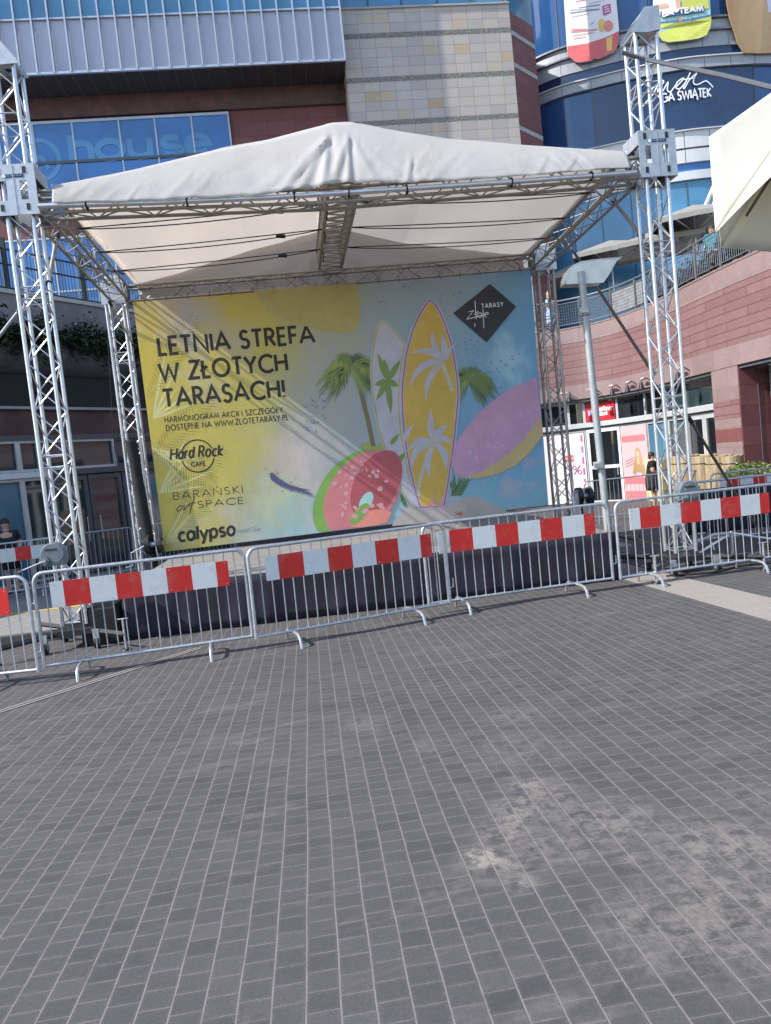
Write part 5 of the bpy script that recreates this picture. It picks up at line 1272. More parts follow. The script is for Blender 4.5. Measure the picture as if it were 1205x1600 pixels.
m = MB(); RP.band(m, -1.0+d_, 10.9+d_, 2.22, 2.355, SB+.10, 'frame_light', .14); RP.band(m, -1.0+d_, 10.9+d_, 2.12, 2.215, SB+.03, 'frame_dark', .06); m.build('transom', tb)
sgn = thing('shop_sign', 'red shop sign with white script in the transom window behind the lamp post', 'sign', RP.at(4.3+d_)+Vector((0,0,2.6)))
m = MB(); RP.band(m, 3.84+d_, 4.90+d_, 2.42, 3.12, SB+.04, 'sign_red', .03); m.build('panel', sgn)
def rfn(off):
    def fn(a, b, o=0): p = RP.at(a, off+o*2); return (p.x, p.y, b)
    return fn
m = MB(); text(m, 'wyjatkowy', 4.18+d_, 4.80+d_, 2.78, 2.78, .16, .035, 'print_white', rfn(SB+.05), .1); m.build('lettering', sgn); m = MB(); text(m, 'talent', 4.20+d_, 4.62+d_, 2.60, 2.60, .16, .035, 'print_white', rfn(SB+.05), .1); m.build('lettering', sgn)
m = MB(); RP.band(m, 3.92+d_, 4.12+d_, 2.66, 2.86, SB+.05, 'poster_lilac'); m.build('emblem', sgn)
# doors, windows, posters
def rdoor(u0, u1, z1, label=None, frame='frame_white', handle=True, z0=None, mid=True):
    z0 = G_ if z0 is None else z0
    m = MB(); fw = .11
    for u in (u0+fw/2, u1-fw/2): RP.box(m, u, z0, z1, fw, SB+.03, .06, frame)
    zz = [(z0, z0+.16), (z1-.12, z1)]+([(.62, .74)] if mid else [])
    for a, b in zz: RP.band(m, u0+fw, u1-fw, a, b, SB+.028, frame, .05)
    dd = m.build('door', tb)
    m = MB(); RP.band(m, u0+fw, u1-fw, z0+.1, z1-.1, SB-.01, 'glass_dark'); m.build('pane', dd)
    if handle: m = MB(); a = RP.at(u1-.16, SB+.09); m.tube([a+Vector((0,0,.35)), a+Vector((0,0,.75))], .014, 'frame_light', 8); m.build('handle', dd)
    return dd
rwin(.2+d_, 2.5+d_, G_, 2.12, 'glass_dark')
rdoor(3.78+d_, 5.02+d_, 2.12)
rwin(6.32+d_, 7.55+d_, G_, 2.12, 'glass_teal'); rwin(7.55+d_, 8.72+d_, G_, 2.12, 'glass_green')
rdoor(8.74+d_, 9.78+d_, 2.12, frame='frame_light', mid=False); rdoor(9.80+d_, 10.84+d_, 2.12, frame='frame_light', mid=False)
rwin(2.5+d_, 3.76+d_, G_, 2.12, 'glass_dark'); rwin(5.04+d_, 6.30+d_, G_, 2.12, 'glass_dark')
ps = thing('window_poster', 'white sale poster with a percent sign and gift box left of the glass door', 'poster', RP.at(3.1+d_)+Vector((0,0,.8)), group='posters in the right shop windows')
m = MB(); RP.band(m, 2.2+d_, 3.70+d_, -.62, 2.05, SB+.045, 'poster_white', .01); m.build('sheet', ps)
m = MB(); f_ = rfn(SB+.052); text(m, '50%', 2.62+d_, 3.5+d_, .48, .48, .36, .035, 'ink_magenta', f_, .12) if '5' in G else text(m, '0%', 2.92+d_, 3.52+d_, .48, .48, .34, .03, 'ink_magenta', f_, .12); m.build('lettering', ps)
m = MB(); f_ = rfn(SB+.053)
for a, b, c, e in ((2.98, 3.11, .98, 1.10), (3.14, 3.27, .98, 1.10), (2.98, 3.11, 1.13, 1.24), (3.14, 3.27, 1.13, 1.24)): m.face([f_(a+d_, c), f_(b+d_, c), f_(b+d_, e), f_(a+d_, e)], 'poster_rose')
m.build('gift_print', ps)
for k in range(6): z = -.4+k*.42; m = MB(); m.face([f_(3.58+d_, z), f_(3.64+d_, z), f_(3.64+d_, z+.26), f_(3.58+d_, z+.26)], 'poster_magenta'); m.build('dash_print', ps)
ps = thing('window_poster', 'pink fashion poster with a long haired figure right of the glass door', 'poster', RP.at(5.7+d_)+Vector((0,0,.8)), group='posters in the right shop windows')
m = MB(); RP.band(m, 5.07+d_, 6.28+d_, -.7, 2.07, SB+.045, 'poster_pink', .01); m.build('sheet', ps)
for a_, b_, c_ in ((6.18, 1.52, 1.74), (6.26, -.02, .22), (6.26, -.62, -.28)): m = MB(); RP.band(m, 5.09+d_, a_+d_, b_, c_, SB+.052, 'poster_rose'); m.build('bar_print', ps)
m = MB(); f1, f2, f3 = rfn(SB+.053), rfn(SB+.056), rfn(SB+.059); c0 = 5.76+d_
def rp_(pts, f, mat): m.face([f(c0+a, b) for a, b in pts], mat)
rp_([(-.10,1.22),(0,1.30),(.10,1.24),(.16,1.05),(.22,.7),(.34,.45),(.30,.28),(.20,.30),(-.18,.30),(-.30,.36),(-.24,.62),(-.16,.9)], f1, 'ad_tan')
rp_([(-.14,.26),(.16,.26),(.12,.55),(.06,.75),(-.06,.75),(-.12,.55)], f2, 'poster_lilac'); rp_([(.075*math.cos(i*.6283), 1.04+.13*math.sin(i*.6283)) for i in range(10)], f2, 'ink_peach'); rp_([(-.05,.70),(.05,.70),(.035,.95),(-.035,.95)], f3, 'ink_peach')
for k in range(3): rp_([(-.60,.80-.1*k),(-.2,.92-.1*k),(-.2,.95-.1*k),(-.60,.83-.1*k)], f1, 'poster_rose')
m.build('figure_print', ps)
# pillar and recessed entrance at the right edge
m = MB(); u0, u1 = 10.90+d_, 12.15+d_
RP.band(m, u0, u1, G_-.3, 3.296, .0, 'red_sandstone_light', .75); m.build('pillar', tb)
m = MB()
for z in (.38, 1.9): RP.band(m, u0-.0, u1+.0, z, z+.5, .006, 'red_sandstone', .0)
RP.band(m, u0, u1, 1.25, 1.62, .006, 'red_brown_wall', 0); m.build('pillar_courses', tb)
m = MB(); RP.band(m, u1, u1+.02, G_-.3, 3.3, -.02, 'red_brown_wall', .9); m.build('pillar_side', tb)
for a_, b_ in ((12.3, 13.3), (13.3, 14.6), (14.6, 16.2)):
    rwin(a_+d_, b_+d_, 2.25, 3.2, 'glass_dark', off=-.85, fw=.08); 
    m = MB()
    for u in (a_+.05+d_, b_-.05+d_): RP.box(m, u, G_, 2.15, .1, -.82, .06, 'frame_light')
    RP.band(m, a_+.1+d_, b_-.1+d_, 2.0, 2.15, -.822, 'frame_light', .05); dd = m.build('door', tb); m = MB(); RP.band(m, a_+.1+d_, b_-.1+d_, G_, 2.0, -.88, 'glass_dark'); m.build('pane', dd)
m = MB(); RP.band(m, 12.2+d_, UE, G_, 3.25, -1.1, 'frame_dark'); m.build('recess_wall', tb)
m = MB(); RP.band(m, .2, 12.2+d_, G_-.4, 3.2, -.55, 'frame_dark'); m.build('inner_wall', tb)
# gooseneck sign lamps on the lintel
lamps = ((3.42, 'farthest gooseneck lamp above the red sign, left of the lamp post'), (4.5, 'gooseneck lamp on the lintel just right of the lamp post'), (5.46, 'gooseneck lamp above the dark transom pane right of the red sign'), (6.36, 'gooseneck lamp close left of the front right tower'), (7.25, 'gooseneck lamp partly hidden by the front right tower'), (9.75, 'gooseneck lamp right of the front right tower, nearest the pillar'))
for u, lb in lamps:
    p = RP.at(u+d_, .012); dd = RP.dir(u+d_); n = Vector((dd.y, -dd.x, 0))
    t = thing('wall_lamp', lb, 'lamp', p+Vector((0,0,3.5)), group='gooseneck lamps over the right shop fronts')
    m = MB(); m.tube([p+Vector((0,0,3.48)), p+n*.18+Vector((0,0,3.60)), p+n*.34+Vector((0,0,3.56)), p+n*.38+Vector((0,0,3.46))], .018, 'black_steel', 7); m.build('arm', t, smooth=True)
    q_ = p+n*.38; m = MB(); m.tube([q_+Vector((0,0,3.47)), q_+Vector((0,0,3.40)), q_+Vector((0,0,3.24)), q_+Vector((0,0,3.22))], [.04, .06, .10, .085], 'black_steel', 12); m.build('shade', t, smooth=True)
    m = MB(); q2 = p-dd*.22+n*.20+Vector((0,0,3.56)); m.tube([q2-dd*.17, q2-dd*.06+Vector((0,0,.03)), q2+dd*.06+Vector((0,0,.03)), q2+dd*.17], [.02, .05, .05, .02], 'lamp_shell', 10); m.build('reflector', t, smooth=True)
# railing on the terrace
rl = thing('terrace_railing', 'grey steel railing along the curved terrace edge on the right', 'railing', RP.at(6+d_)+Vector((0,0,6.0)))
U = RP.us(.3, UE-.3, .3)
m = MB(); m.tube([RP.at(u, -.1)+Vector((0,0,7.06)) for u in U], .03, 'rail_steel', 8); m.build('handrail', rl, smooth=True)
m = MB(); m.tube([RP.at(u, -.1)+Vector((0,0,6.14)) for u in U], .016, 'rail_steel', 6); m.tube([RP.at(u, -.1)+Vector((0,0,6.93)) for u in U], .014, 'rail_steel', 6); m.build('lower_rail', rl, smooth=True)
for u in RP.us(.4, UE-.4, 1.25):
    m = MB(); m.box((-.03, -.03, 6.02), (.03, .03, 7.05), 'rail_steel', Matrix.Translation(RP.at(u, -.1))); m.build('post', rl)
m = MB(); u = .4
while u < 6.9+d_:
    p = RP.at(u, -.1); m.tube([p+Vector((0,0,6.15)), p+Vector((0,0,6.92))], .006, 'rail_steel', 4, False); u += .085
for z in (6.25, 6.36, 6.47, 6.58, 6.69, 6.80): m.tube([RP.at(u_, -.1)+Vector((0,0,z)) for u_ in RP.us(.4, 6.9+d_, .3)], .006, 'rail_steel', 4)
struct(m.build('wire_mesh', rl), 'stuff')
m = MB(); u = 7.0+d_
while u < UE-.4:
    p = RP.at(u, -.1); m.tube([p+Vector((0,0,6.15)), p+Vector((0,0,6.92))], .0085, 'rail_steel', 5, False); u += .095
struct(m.build('balusters', rl), 'stuff')
m = MB(); RP.band(m, 5.2+d_, 7.0+d_, 6.12, 6.95, -.13, 'mesh_cloth'); m.build('cloth_screen', rl)
# planting boxes behind the railing
PL_ = ((7.4, 'leafy plant behind the cloth screen of the terrace railing'), (8.5, 'leafy plant behind the railing left of the man in teal'), (9.35, 'leafy plant behind the railing just beside the man in teal'), (10.5, 'leafy plant behind the railing right of the man in teal'), (11.4, 'leafy plant behind the railing below the cream parasol corner'), (12.4, 'leafy plant behind the railing under the cream parasol rim'), (13.6, 'leafy plant behind the railing at the right picture edge'))
for i, (u, lb_t) in enumerate(PL_):
    p = RP.at(u+d_, -.75); t = thing('terrace_plant', lb_t, 'plant', p+Vector((0,0,5.9)), group='plants behind the terrace railing')
    m = MB(); r_ = random.Random(i+20)
    for k in range(420):
        c = p+Vector((r_.gauss(0, .2), r_.gauss(0, .42), 6.15+abs(r_.gauss(.2, .27)))); a = r_.uniform(0, 6.28); e = Vector((math.cos(a), math.sin(a), r_.uniform(-.4, .6)))*.09; f = Vector((-e.y, e.x, .04))*.5; m.face([c-e, c+f, c+e, c-f], 'leaf_dark')
    m.build('foliage', t); m = MB(); m.box((p.x-.3, p.y-.7, 5.9), (p.x+.3, p.y+.7, 6.2), 'concrete_dark'); m.build('planter', t)
# grey parasols standing on the terrace
def terrace_parasol(px, py, Y, w_, label):
    c = at(px, py, Y); t = thing('terrace_parasol', label, 'parasol', (c.x, c.y, 5.9), group='grey parasols on the right terrace')
    m = MB(); ap = c+Vector((0,0,.62)); n = 4
    cr = [c+Vector((w_*math.cos(R(20+90*i)), w_*math.sin(R(20+90*i)), 0)) for i in range(n)]
    for i in range(n):
        a, b_ = cr[i], cr[(i+1) % n]; m.face([ap, a, (a+b_)/2+Vector((0,0,.05)), b_], 'shade_grey'); m.face([a, (a+b_)/2+Vector((0,0,.05)), (a+b_)/2+Vector((0,0,-.12)), a+Vector((0,0,-.16))], 'shade_grey'); m.face([(a+b_)/2+Vector((0,0,.05)), b_, b_+Vector((0,0,-.16)), (a+b_)/2+Vector((0,0,-.12))], 'shade_grey')
    m.build('canopy', t, solid=.01)
    m = MB(); m.tube([(c.x, c.y, 5.9), ap], .03, 'frame_light', 8); m.build('pole', t)
    hub = c+Vector((0,0,-.35))
    for i in range(n):
        m = MB(); m.tube([hub, ap.lerp(cr[i], .6)-Vector((0,0,.03))], .022, 'frame_light', 5); m.tube([ap-Vector((0,0,.04)), cr[i]-Vector((0,0,.02))], .02, 'frame_light', 5); m.build('rib', t)
terrace_parasol(955, 400, 29.0, 2.0, 'grey square parasol on the terrace behind the street lamp reflector')
terrace_parasol(1030, 385, 27.0, 2.1, 'grey square parasol on the terrace behind the front right tower')
terrace_parasol(1085, 348, 25.5, 2.0, 'grey square parasol on the terrace behind the man with backpack')
terrace_parasol(905, 432, 30.0, 1.6, 'grey square parasol on the terrace above the woman in blue')
t = thing('steel_mast', 'pair of pale slanted steel struts rising behind the terrace railing', 'mast', at(1075, 345, 27))
for a_, b_ in (((1070, 352), (1118, 285)), ((1084, 352), (1124, 296))):
    m = MB(); m.tube([at(*a_, 27)-Vector((0,0,.9)), at(*b_, 26.5)], .07, 'lamp_white', 8); m.build('strut', t, smooth=True)

# wicker planters, boxes and bush in front of the shops
for i, (px, pw, lb) in enumerate(((1072, .46, 'leftmost pale reed wrapped planter behind the front right tower'), (1098, .50, 'middle reed wrapped planter below the glass shop doors'), (1122, .50, 'reed wrapped planter before the stone pillar'), (1143, .34, 'narrow dark reed wrapped planter next to the green bush'))):
    c = at(px, 730, 18.2-.3*i); g0 = gnd(c.x, c.y); t = thing('reed_planter', lb, 'planter', (c.x, c.y, g0), group='reed wrapped planters')
    m = MB(); n = 26; H_ = at(px, 712, c.y).z; rr = pw*.5+.12
    rows = [[(c.x+(rr*(1+.02*math.sin(j*3.1)))*math.cos(2*math.pi*j/n), c.y+rr*math.sin(2*math.pi*j/n), z+.02*math.sin(j*2.3)*(z > 0)) for j in range(n+1)] for z in (g0, H_)]
    m.grid(rows, 'reed_wrap', lambda a, b: (b/n*3, a)); m.face([r for r in rows[1][:-1]], 'reed_wrap', [(0, 0)]*n); m.build('reed_wrap', t, smooth=True)
    m = MB(); m.tube([(c.x+(rr+.01)*math.cos(2*math.pi*j/20), c.y+(rr+.01)*math.sin(2*math.pi*j/20), H_-.18) for j in range(20)], .012, 'pole_brown', 5, closed=True); m.build('binding', t)
yb = [(7.0, 1.0, 'yellow carton stack inside the glass left of the front right tower'), (8.6, 1.3, 'wide yellow carton stack behind the reed planters'), (10.0, 1.2, 'yellow carton stack under the glass doors beside the pillar')]
for u, w_, lb in yb:
    p = RP.at(u+d_, -.05); dd = RP.dir(u+d_); ang = math.atan2(dd.y, dd.x); Mx = Matrix.Translation(p) @ Matrix.Rotation(ang, 4, 'Z'); t = thing('carton_stack', lb, 'boxes', p+Vector((0,0,gnd(p.x, p.y))), group='yellow carton stacks')
    z = gnd(p.x, p.y)
    for k in range(4):
        for j in range(2):
            m = MB(); x0 = -w_/2+j*w_/2+.01*k; m.box((x0, -.12, z+.36*k), (x0+w_/2-.012, .2, z+.36*k+.352), 'box_yellow', Mx); m.build('carton', t)
c = at(1172, 748, 15.6); g0 = gnd(c.x, c.y)
t = thing('evergreen_bush', 'bright green low bush in a dark tub before the stone pillar', 'bush', (c.x, c.y, g0))
m = MB(); m.tube([(c.x, c.y, g0), (c.x, c.y, g0+.75)], [.30, .42], 'concrete_dark', 18); m.build('tub', t, smooth=True)
m = MB(); r_ = random.Random(5); zt = at(1172, 728, 15.6).z
for k in range(1500):
    a = r_.uniform(0, 6.28); rr = r_.random()**.5*.62; hh = r_.random(); b_ = Vector((c.x+rr*math.cos(a), c.y+rr*math.sin(a)*.8, g0+.72+hh*(zt-g0-.62)*(1-.55*(rr/.62)**2)+.05*math.sin(a*5)))
    e = Vector((math.cos(a+r_.uniform(-1, 1)), math.sin(a+r_.uniform(-1, 1)), r_.uniform(-.2, .8))).normalized()*r_.uniform(.05, .12); f = e.cross(Vector((r_.uniform(-1,1), r_.uniform(-1,1), r_.uniform(-1,1)))).normalized()*.02; m.face([b_-f, b_+e, b_+f], 'leaf_green')
m.build('foliage', t)

# ------------------------------------------------------------------ left terrace building
LP = Curve([(-11.5,10.9),(-9.0,14.15),(-6.6,17.3),(-4.0,20.7),(-1,24.6),(0.5,26.6)], 1)
e_ = math.hypot(2.5, 3.25)
lb_ = thing('left_terrace_building', 'shaded left building with planted ledge above dark shop windows', 'building', (-6, 18, gnd(-6, 18)))
lband = lambda name, z0, z1, off, mat, thick=0, u0=.1, u1=None: (lambda m: (LP.band(m, u0, u1 or LP.L-.1, z0, z1, off, mat, thick, .4), m.build(name, lb_))[1])(MB())
lband('upper_wall', 5.35, 6.42, -.15, 'concrete_wall', .4); lband('coping', 6.424, 6.52, -.10, 'ledge_grey', .5)
m = MB(); U_ = LP.us(.1, LP.L-.1, .4); prf = [(5.32, -.1), (5.34, .40), (5.30, .46), (5.12, .47), (4.95, .43), (4.80, .33), (4.66, .17), (4.56, -.05), (4.50, -.25)]
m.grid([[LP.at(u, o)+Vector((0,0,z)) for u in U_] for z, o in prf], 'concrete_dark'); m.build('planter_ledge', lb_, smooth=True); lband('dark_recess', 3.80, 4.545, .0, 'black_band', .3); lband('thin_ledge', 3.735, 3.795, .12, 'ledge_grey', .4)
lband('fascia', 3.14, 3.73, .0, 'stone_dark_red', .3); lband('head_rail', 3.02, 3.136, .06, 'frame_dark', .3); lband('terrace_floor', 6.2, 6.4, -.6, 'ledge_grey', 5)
m = MB(); LP.band(m, .1, LP.L-.1, -1, 3.1, -.35, 'frame_dark'); m.build('inner_wall', lb_)
def lwin(u0, u1, z0, z1, mat, frame, fw=.06, name='window'):
    m = MB(); LP.band(m, u0+fw/2, u1-fw/2, z0+.02, z1-.02, -.06, mat, 0, .6); w_ = m.build(name, lb_); m = MB()
    for u in (u0+fw/2, u1-fw/2): LP.box(m, u, z0, z1, fw, .02, .06, frame)
    for z in (z0, z1-fw): LP.band(m, u0+fw, u1-fw, z, z+fw, .018, frame, .05, .6)
    m.build('frame', w_)
    return w_
us = [0.6, 2.0, 3.2, 4.23+e_, 4.75+e_, 6.9+e_, 8.6+e_, 10.4+e_]
us = [.3, 1.6, 3.0, 4.4, 6.0, 7.3, 8.33, 8.85, 10.98, 12.4, 13.6]
for a_, b_ in zip(us[:-1], us[1:]): lwin(a_, b_, 2.30, 3.02, 'glass_green', 'frame_light' if a_ < 9 else 'frame_dark')
m = MB(); LP.band(m, .1, 9.0, 2.16, 2.29, .08, 'frame_white', .12, .5); LP.band(m, 9.0, LP.L-.1, 2.16, 2.29, .08, 'frame_dark', .12, .5); m.build('transom', lb_)
for a_, b_ in ((.3, 1.6), (1.6, 3.0), (3.0, 4.4), (4.4, 6.0), (6.0, 7.3), (7.3, 8.33), (8.33, 9.04), (11.1, 12.4), (12.4, 13.6)): lwin(a_, b_, -.25, 2.15, 'glass_teal' if int(a_*3) % 2 else 'glass_green', 'frame_light' if a_ < 9 else 'frame_dark')
for a_, b_ in ((9.06, 10.04), (10.06, 11.06)):
    m = MB()
    for u in (a_+.06, b_-.06): LP.box(m, u, -.28, 2.14, .11, .03, .06, 'frame_dark')
    for z in (-.28, .62, 2.02): LP.band(m, a_+.11, b_-.11, z, z+.11, .028, 'frame_dark', .05)
    dd = m.build('door', lb_); m = MB(); LP.band(m, a_+.11, b_-.11, -.2, 2.05, -.03, 'glass_green'); m.build('pane', dd)
    m = MB(); p = LP.at(b_-.18 if a_ < 10 else a_+.18, .08); m.tube([p+Vector((0,0,.5)), p+Vector((0,0,1.1))], .014, 'frame_light', 8); m.build('handle', dd)
# dark fence on top
fn_ = thing('terrace_fence', 'dark green bar fence on top of the shaded left terrace', 'fence', LP.at(9)+Vector((0,0,6.5)))
m = MB(); U = LP.us(.3, LP.L-.3, .5)
for z in (6.6, 7.15, 7.5): m.tube([LP.at(u, -.3)+Vector((0,0,z)) for u in U], .022, 'fence_dark', 6)
m.build('rails', fn_)
for u in LP.us(.5, LP.L-.5, 2.0): m = MB(); m.box((-.045, -.045, 6.5), (.045, .045, 7.75), 'fence_dark', Matrix.Translation(LP.at(u, -.3))); m.build('post', fn_)
m = MB(); u = .4
while u < LP.L-.4: p = LP.at(u, -.3); m.tube([p+Vector((0,0,6.58)), p+Vector((0,0,7.55))], .010, 'fence_dark', 4, False); u += .09
struct(m.build('bars', fn_), 'stuff')
gr = thing('hanging_greenery', 'dark trailing greenery hanging over the left planter ledge', 'plant', LP.at(9, .3)+Vector((0,0,5.3)))
m = MB(); r_ = random.Random(11)
for k in range(17000):
    u = r_.uniform(4, LP.L-1); dr = .5+.5*math.sin(u*3.1)+.4*math.sin(u*7.7+1)+.3*math.sin(u*17)
    if r_.random() < .62: z = 5.36+abs(r_.gauss(0, .17))*(1.1+.35*math.sin(u*5)+.25*math.sin(u*11)); off = .30+r_.uniform(-.35, .22)
    else: z = 5.38-abs(r_.gauss(0, .16+.10*dr)); off = .49+r_.uniform(-.01, .12)
    c = LP.at(u, off)+Vector((0,0,z)); a = r_.uniform(0, 6.28); e = Vector((math.cos(a), math.sin(a), r_.uniform(-1, .4))).normalized()*r_.uniform(.035, .10); f = e.cross(Vector((.3, .5, r_.uniform(-1, 1)))).normalized()*.034; m.face([c-e, c+f, c+e, c-f], 'leaf_dark')
for k in range(70):
    u = r_.uniform(4, LP.L-1); p0 = LP.at(u, .5)+Vector((0,0,5.3)); m.tube([p0, p0+Vector((r_.uniform(-.05,.05), 0, -.25)), p0+Vector((r_.uniform(-.1,.1), 0, -r_.uniform(.35, .75)))], .006, 'leaf_dark', 4, False)
m.build('foliage', gr)

# ------------------------------------------------------------------ people
def skinned(name, parent, chains, mat, levels=1):
    """chains: list of [(point, radius), ...]; a chain starting with an int joins that vertex"""
    vs, es, rs = [], [], []
    for ch in chains:
        prev = None
        for it in ch:
            if isinstance(it, int): prev = it; continue
            p, r = it; vs.append(tuple(p)); rs.append(r); i = len(vs)-1
            if prev is not None: es.append((prev, i))
            prev = i
    me = bpy.data.meshes.new(name); me.from_pydata(vs, es, []); me.materials.append(MATS[mat])
    o = bpy.data.objects.new(name, me); COL.objects.link(o); o.parent = parent
    sk = o.modifiers.new('skin', 'SKIN'); sk.use_smooth_shade = True
    for i, r in enumerate(rs):
        sv = me.skin_vertices[0].data[i]; sv.radius = (r, r) if not isinstance(r, tuple) else r; sv.use_root = (i == 0)
    sb_ = o.modifiers.new('sub', 'SUBSURF'); sb_.levels = levels; sb_.render_levels = levels+1
    return o
def blobmesh(c, rx, ry, rz, mat, name, parent, cut=None, n=14):
    m = MB(); rows = []
    for i in range(n+1):
        th = math.pi*i/n; rows.append([(c[0]+rx*math.sin(th)*math.cos(2*math.pi*j/18), c[1]+ry*math.sin(th)*math.sin(2*math.pi*j/18), c[2]+rz*math.cos(th)) for j in range(19)])
    if cut: rows = rows[:cut]
    m.grid(rows, mat); return m.build(name, parent, smooth=True, world=False)
def hand(V, R0, root, d, side):
    """five bent fingers rooted in the palm"""
    out = []; d = Vector(d).normalized(); s = Vector(side).normalized(); up = d.cross(s)
    for k, L_ in enumerate((.062, .072, .066, .05)):
        o = Vector(V)+s*(k-1.5)*.021+d*.02; out.append([root, (o, .011), (o+d*L_*.55+up*.006, .009), (o+d*L_*.9+up*.022, .007)])
    o = Vector(V)-s*.038-d*.02; out.append([root, (o, .012), (o+d*.03-s*.018+up*.008, .010), (o+d*.055-s*.02+up*.02, .008)])
    return out
def person(loc, face, label, H_, pose, top, bottom, hair, long_hair=False, dress=False, held=None, bag=False, wide=1.):
    t = thing('person', label, 'person', loc, face); k = H_/1.7
    P = {n_: Vector(v)*k for n_, v in dict(pelvis=(0,0,.93), waist=(0,0,1.08), chest=(0,.0,1.28), neck=(0,.01,1.45), head0=(0,-.005,1.53), head1=(0,-.02,1.60), head2=(0,-.01,1.66)).items()}
    J = {n_: Vector(v)*k for n_, v in pose.items()}
    W = wide
    ch = [[(P['pelvis'], (.15*k*W, .12*k*W)), (P['waist'], (.135*k*W, .11*k*W)), (P['chest'], (.155*k*W, .115*k*W)), (P['neck'], .055*k), (P['head0'], .072*k), (P['head1'], .092*k), (P['head2'], .072*k)]]
    n0 = 7
    for s in ('l', 'r'):
        sg = -1 if s == 'l' else 1; base = n0
        ch.append([2, (Vector((sg*.165*W, .0, 1.39))*k, .055*k*W), (J['elbow_'+s], .042*k*W), (J['wrist_'+s], .028*k), (J['hand_'+s], (.034*k, .016*k))]); n0 += 4
        ch += hand(J['hand_'+s], .01, base+3, J['hand_'+s]-J['wrist_'+s], (1, 0, 0)); n0 += 15
    for s in ('l', 'r'):
        sg = -1 if s == 'l' else 1
        ch.append([0, (Vector((sg*.09, .0, .86))*k, .092*k*W), (J['knee_'+s], .058*k*W), (J['ankle_'+s], .038*k), (J['ankle_'+s]+Vector((0, -.07, -.055))*k, .032*k), (J['ankle_'+s]+Vector((0, -.16, -.065))*k, .026*k)]); n0 += 5
    body = skinned('body', t, ch, 'skin')
    # face details
    hc = P['head1']
    for s in (-1, 1): blobmesh(hc+Vector((s*.033, -.083, .012))*k, .012*k, .006*k, .008*k, 'hair_dark', 'eye', body, n=6)
    blobmesh(hc+Vector((0, -.096, -.018))*k, .013*k, .016*k, .022*k, 'skin', 'nose', body, n=6)
    # clothing
    if top:
        cc = [[(Vector((0,0,.90))*k, (.17*k*W, .14*k*W)), (P['waist'], (.158*k*W, .132*k*W)), (P['chest'], (.175*k*W, .135*k*W)), (Vector((0,.005,1.41))*k, (.12*k, .085*k)), (Vector((0,.005,1.455))*k, .066*k)]]
        n1 = 5
        for s in ('l', 'r'):
            sg = -1 if s == 'l' else 1; sh = Vector((sg*.17*W, 0, 1.39))*k; cc.append([2, (sh, .072*k*W), (sh.lerp(J['elbow_'+s], .75), .060*k*W)]); n1 += 2
        skinned('top', t, cc, top)
    m = MB(); n = 22; prof = ([(1.30,.15),(1.05,.135),(.93,.175),(.6,.24),(.18,.30)] if dress else [(1.02,.15*W),(.92,.165*W),(.72,.175*W),(.56,.165*W)])
    rows = [[(r_*(1+.05*math.sin(j*2.9))*k*math.cos(2*math.pi*j/n), r_*.82*(1+.05*math.sin(j*2.9))*k*math.sin(2*math.pi*j/n), z*k) for j in range(n+1)] for z, r_ in prof]
    m.grid(rows, bottom); m.build('dress' if dress else 'skirt', t, smooth=True, world=False, solid=.008)
    blobmesh(hc+Vector((0, .022, .022))*k, .098*k, .098*k, .105*k, hair, 'hair', t, cut=9)
    blobmesh(hc+Vector((0, .062, -.02))*k, .085*k, .055*k, (.20 if long_hair else .10)*k, hair, 'hair', t)
    for s in ('l', 'r'):
        a = J['ankle_'+s]; m = MB(); m.tube([a+Vector((0,.04,-.04))*k, a+Vector((0,-.05,-.05))*k, a+Vector((0,-.17,-.065))*k], [.045*k, .048*k, .035*k], 'cloth_black', 8); m.build('shoe', t, smooth=True, world=False)
    if held: p = (J['hand_l']+J['hand_r'])/2+Vector((0,-.05,.03)) if held == 'both' else J['hand_r']+Vector((0,-.05,.04)); m = MB(); m.box((p.x-.038, p.y-.006, p.z-.06), (p.x+.038, p.y+.006, p.z+.09), 'phone_black'); ph = m.build('phone', None); ph.matrix_world = Matrix.Translation(loc) @ Matrix.Rotation(face, 4, 'Z'); tag(ph, 'small dark phone held by the woman in black', 'phone')
    if bag:
        m = MB(); m.box((-.16*k, .13*k, 1.0*k), (.16*k, .30*k, 1.42*k), 'cloth_black'); bg_ = m.build('backpack', None, bevel=.03); bg_.matrix_world = Matrix.Translation(loc) @ Matrix.Rotation(face, 4, 'Z'); tag(bg_, 'dark backpack worn by the man on the terrace', 'backpack')
    return t
stand = dict(knee_l=(-.09,-.01,.50), knee_r=(.09,-.02,.50), ankle_l=(-.09,.02,.08), ankle_r=(.10,.01,.08))
c = at(1020, 740, 20.6)
person((c.x, c.y, gnd(c.x, c.y)), R(62), 'woman in black top and short black skirt looking at a phone', 1.66, dict(elbow_l=(-.27,-.02,1.12), elbow_r=(.27,-.02,1.12), wrist_l=(-.10,-.25,1.10), wrist_r=(.10,-.25,1.10), hand_l=(-.05,-.31,1.14), hand_r=(.05,-.31,1.14), **stand), 'cloth_black', 'cloth_black', 'hair_dark', held='both', wide=1.6)
c = at(881, 500, 26.7); pl_ = RP.at(3.1+d_, -.7)
person((c.x-.05, max(c.y, 27.9), 5.9), R(40), 'woman in a long light blue dress standing on the terrace', 1.68, dict(elbow_l=(-.25,.0,1.14), elbow_r=(.25,-.02,1.14), wrist_l=(-.14,-.20,1.22), wrist_r=(.14,-.20,1.22), hand_l=(-.10,-.27,1.28), hand_r=(.10,-.27,1.28), **stand), 'cloth_blue', 'cloth_blue', 'hair_blonde', True, True)
pm_ = RP.at(9.75+d_, -1.0)
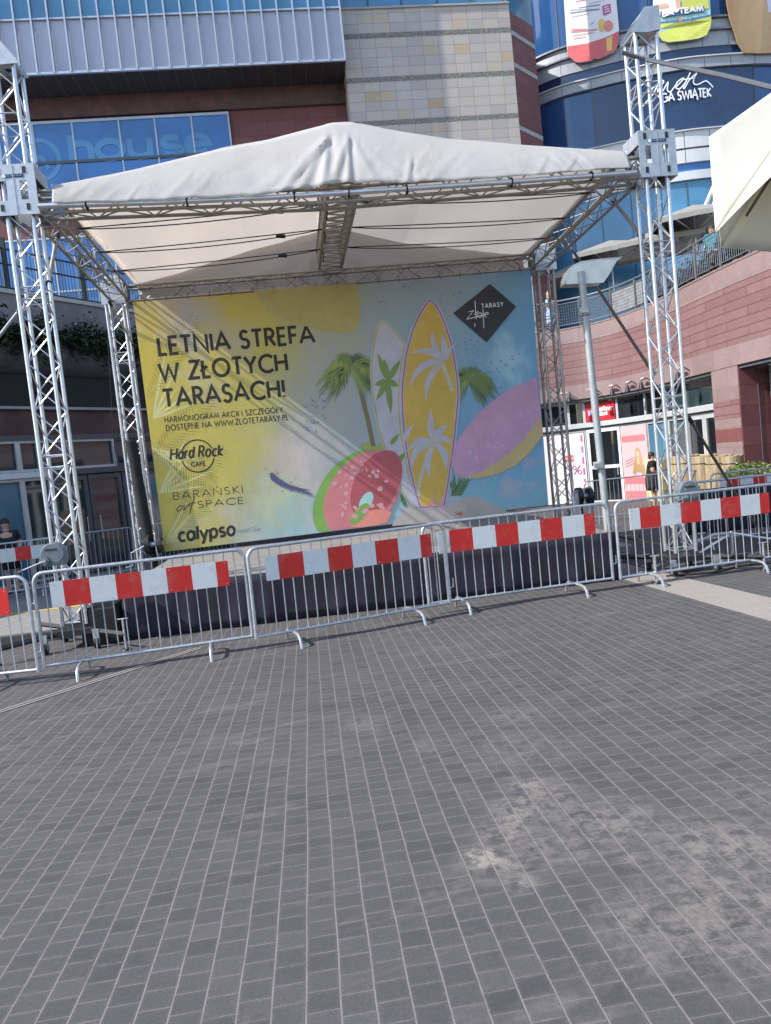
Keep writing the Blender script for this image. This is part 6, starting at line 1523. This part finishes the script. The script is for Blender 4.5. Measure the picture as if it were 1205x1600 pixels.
person((pm_.x, pm_.y, 5.9), R(-60), 'man in a teal shirt with dark hair behind the terrace railing', 1.80, dict(elbow_l=(-.26,.03,1.12), elbow_r=(.26,.03,1.12), wrist_l=(-.24,-.16,1.0), wrist_r=(.24,-.16,1.0), hand_l=(-.22,-.25,1.0), hand_r=(.22,-.25,1.0), **stand), 'cloth_teal', 'cloth_grey', 'hair_dark', bag=True)
c = at(12, 850, 15.9)
person((c.x, c.y, gnd(c.x, c.y)+.12), R(20), 'person in dark clothes at the left picture edge before the shop window', 1.55, dict(elbow_l=(-.27,.03,1.12), elbow_r=(.27,.03,1.12), wrist_l=(-.22,-.16,1.0), wrist_r=(.22,-.16,1.0), hand_l=(-.2,-.25,1.0), hand_r=(.2,-.25,1.0), **stand), 'cloth_black', 'cloth_black', 'hair_dark', wide=1.15)

# ------------------------------------------------------------------ cream parasol at the right edge
A_ = at(1108, 214, 5.0); B_ = at(1118, 364, 4.75); C_ = at(1300, 200, 4.2); T_ = at(1330, 56, 5.3); D_ = at(1127, 387, 5.35); E_ = at(1330, 412, 6.0); F_ = at(1420, 260, 5.4)
t = thing('cream_parasol', 'large cream parasol tilted into the right picture edge', 'parasol', (T_.x, T_.y, gnd(T_.x, T_.y)))
def panel(m, a, b_, sag, n=14, edge=0):
    rows = []
    for i in range(n+1):
        row = []
        for j in range(n+1):
            e = a.lerp(b_, j/n); s_ = math.sin(math.pi*j/n); e = e+(T_-e)*edge*s_
            p = T_.lerp(e, i/n); row.append(p+Vector((0,0,-sag*math.sin(math.pi*i/n)*.4*s_))+(T_-e)*sag*.15*s_*(i/n))
        rows.append(row)
    m.grid(rows, 'parasol_canvas')
for (a, b_, sg_, ed) in ((A_, B_, .0, 0), (B_, C_, .10, .06), (C_, F_, .05, .03), (F_, E_, .05, .02), (E_, D_, .06, .0), (D_, A_, .0, 0)):
    m = MB(); panel(m, a, b_, sg_, 14, ed); m.build('canopy_panel', t, smooth=True, solid=.004)
for e in (A_, B_, C_, D_, E_, F_):
    m = MB(); ci = (A_+B_+C_+D_+E_+F_)/6; m.tube([T_.lerp(ci, .2), (e+(T_-e)*.14).lerp(ci, .14)], .011, 'pole_brown', 6); m.build('rib', t)
m = MB(); cen = (A_+B_+C_+D_+E_+F_)/6; gx_ = Vector((T_.x+.25, T_.y+.2, gnd(T_.x, T_.y))); m.tube([gx_, T_], .028, 'pole_brown', 10); m.build('pole', t, smooth=True)
m = MB(); m.box((gx_.x-.3, gx_.y-.3, gx_.z+.002), (gx_.x+.3, gx_.y+.3, gx_.z+.08), 'concrete_dark'); m.build('base', t, bevel=.02)
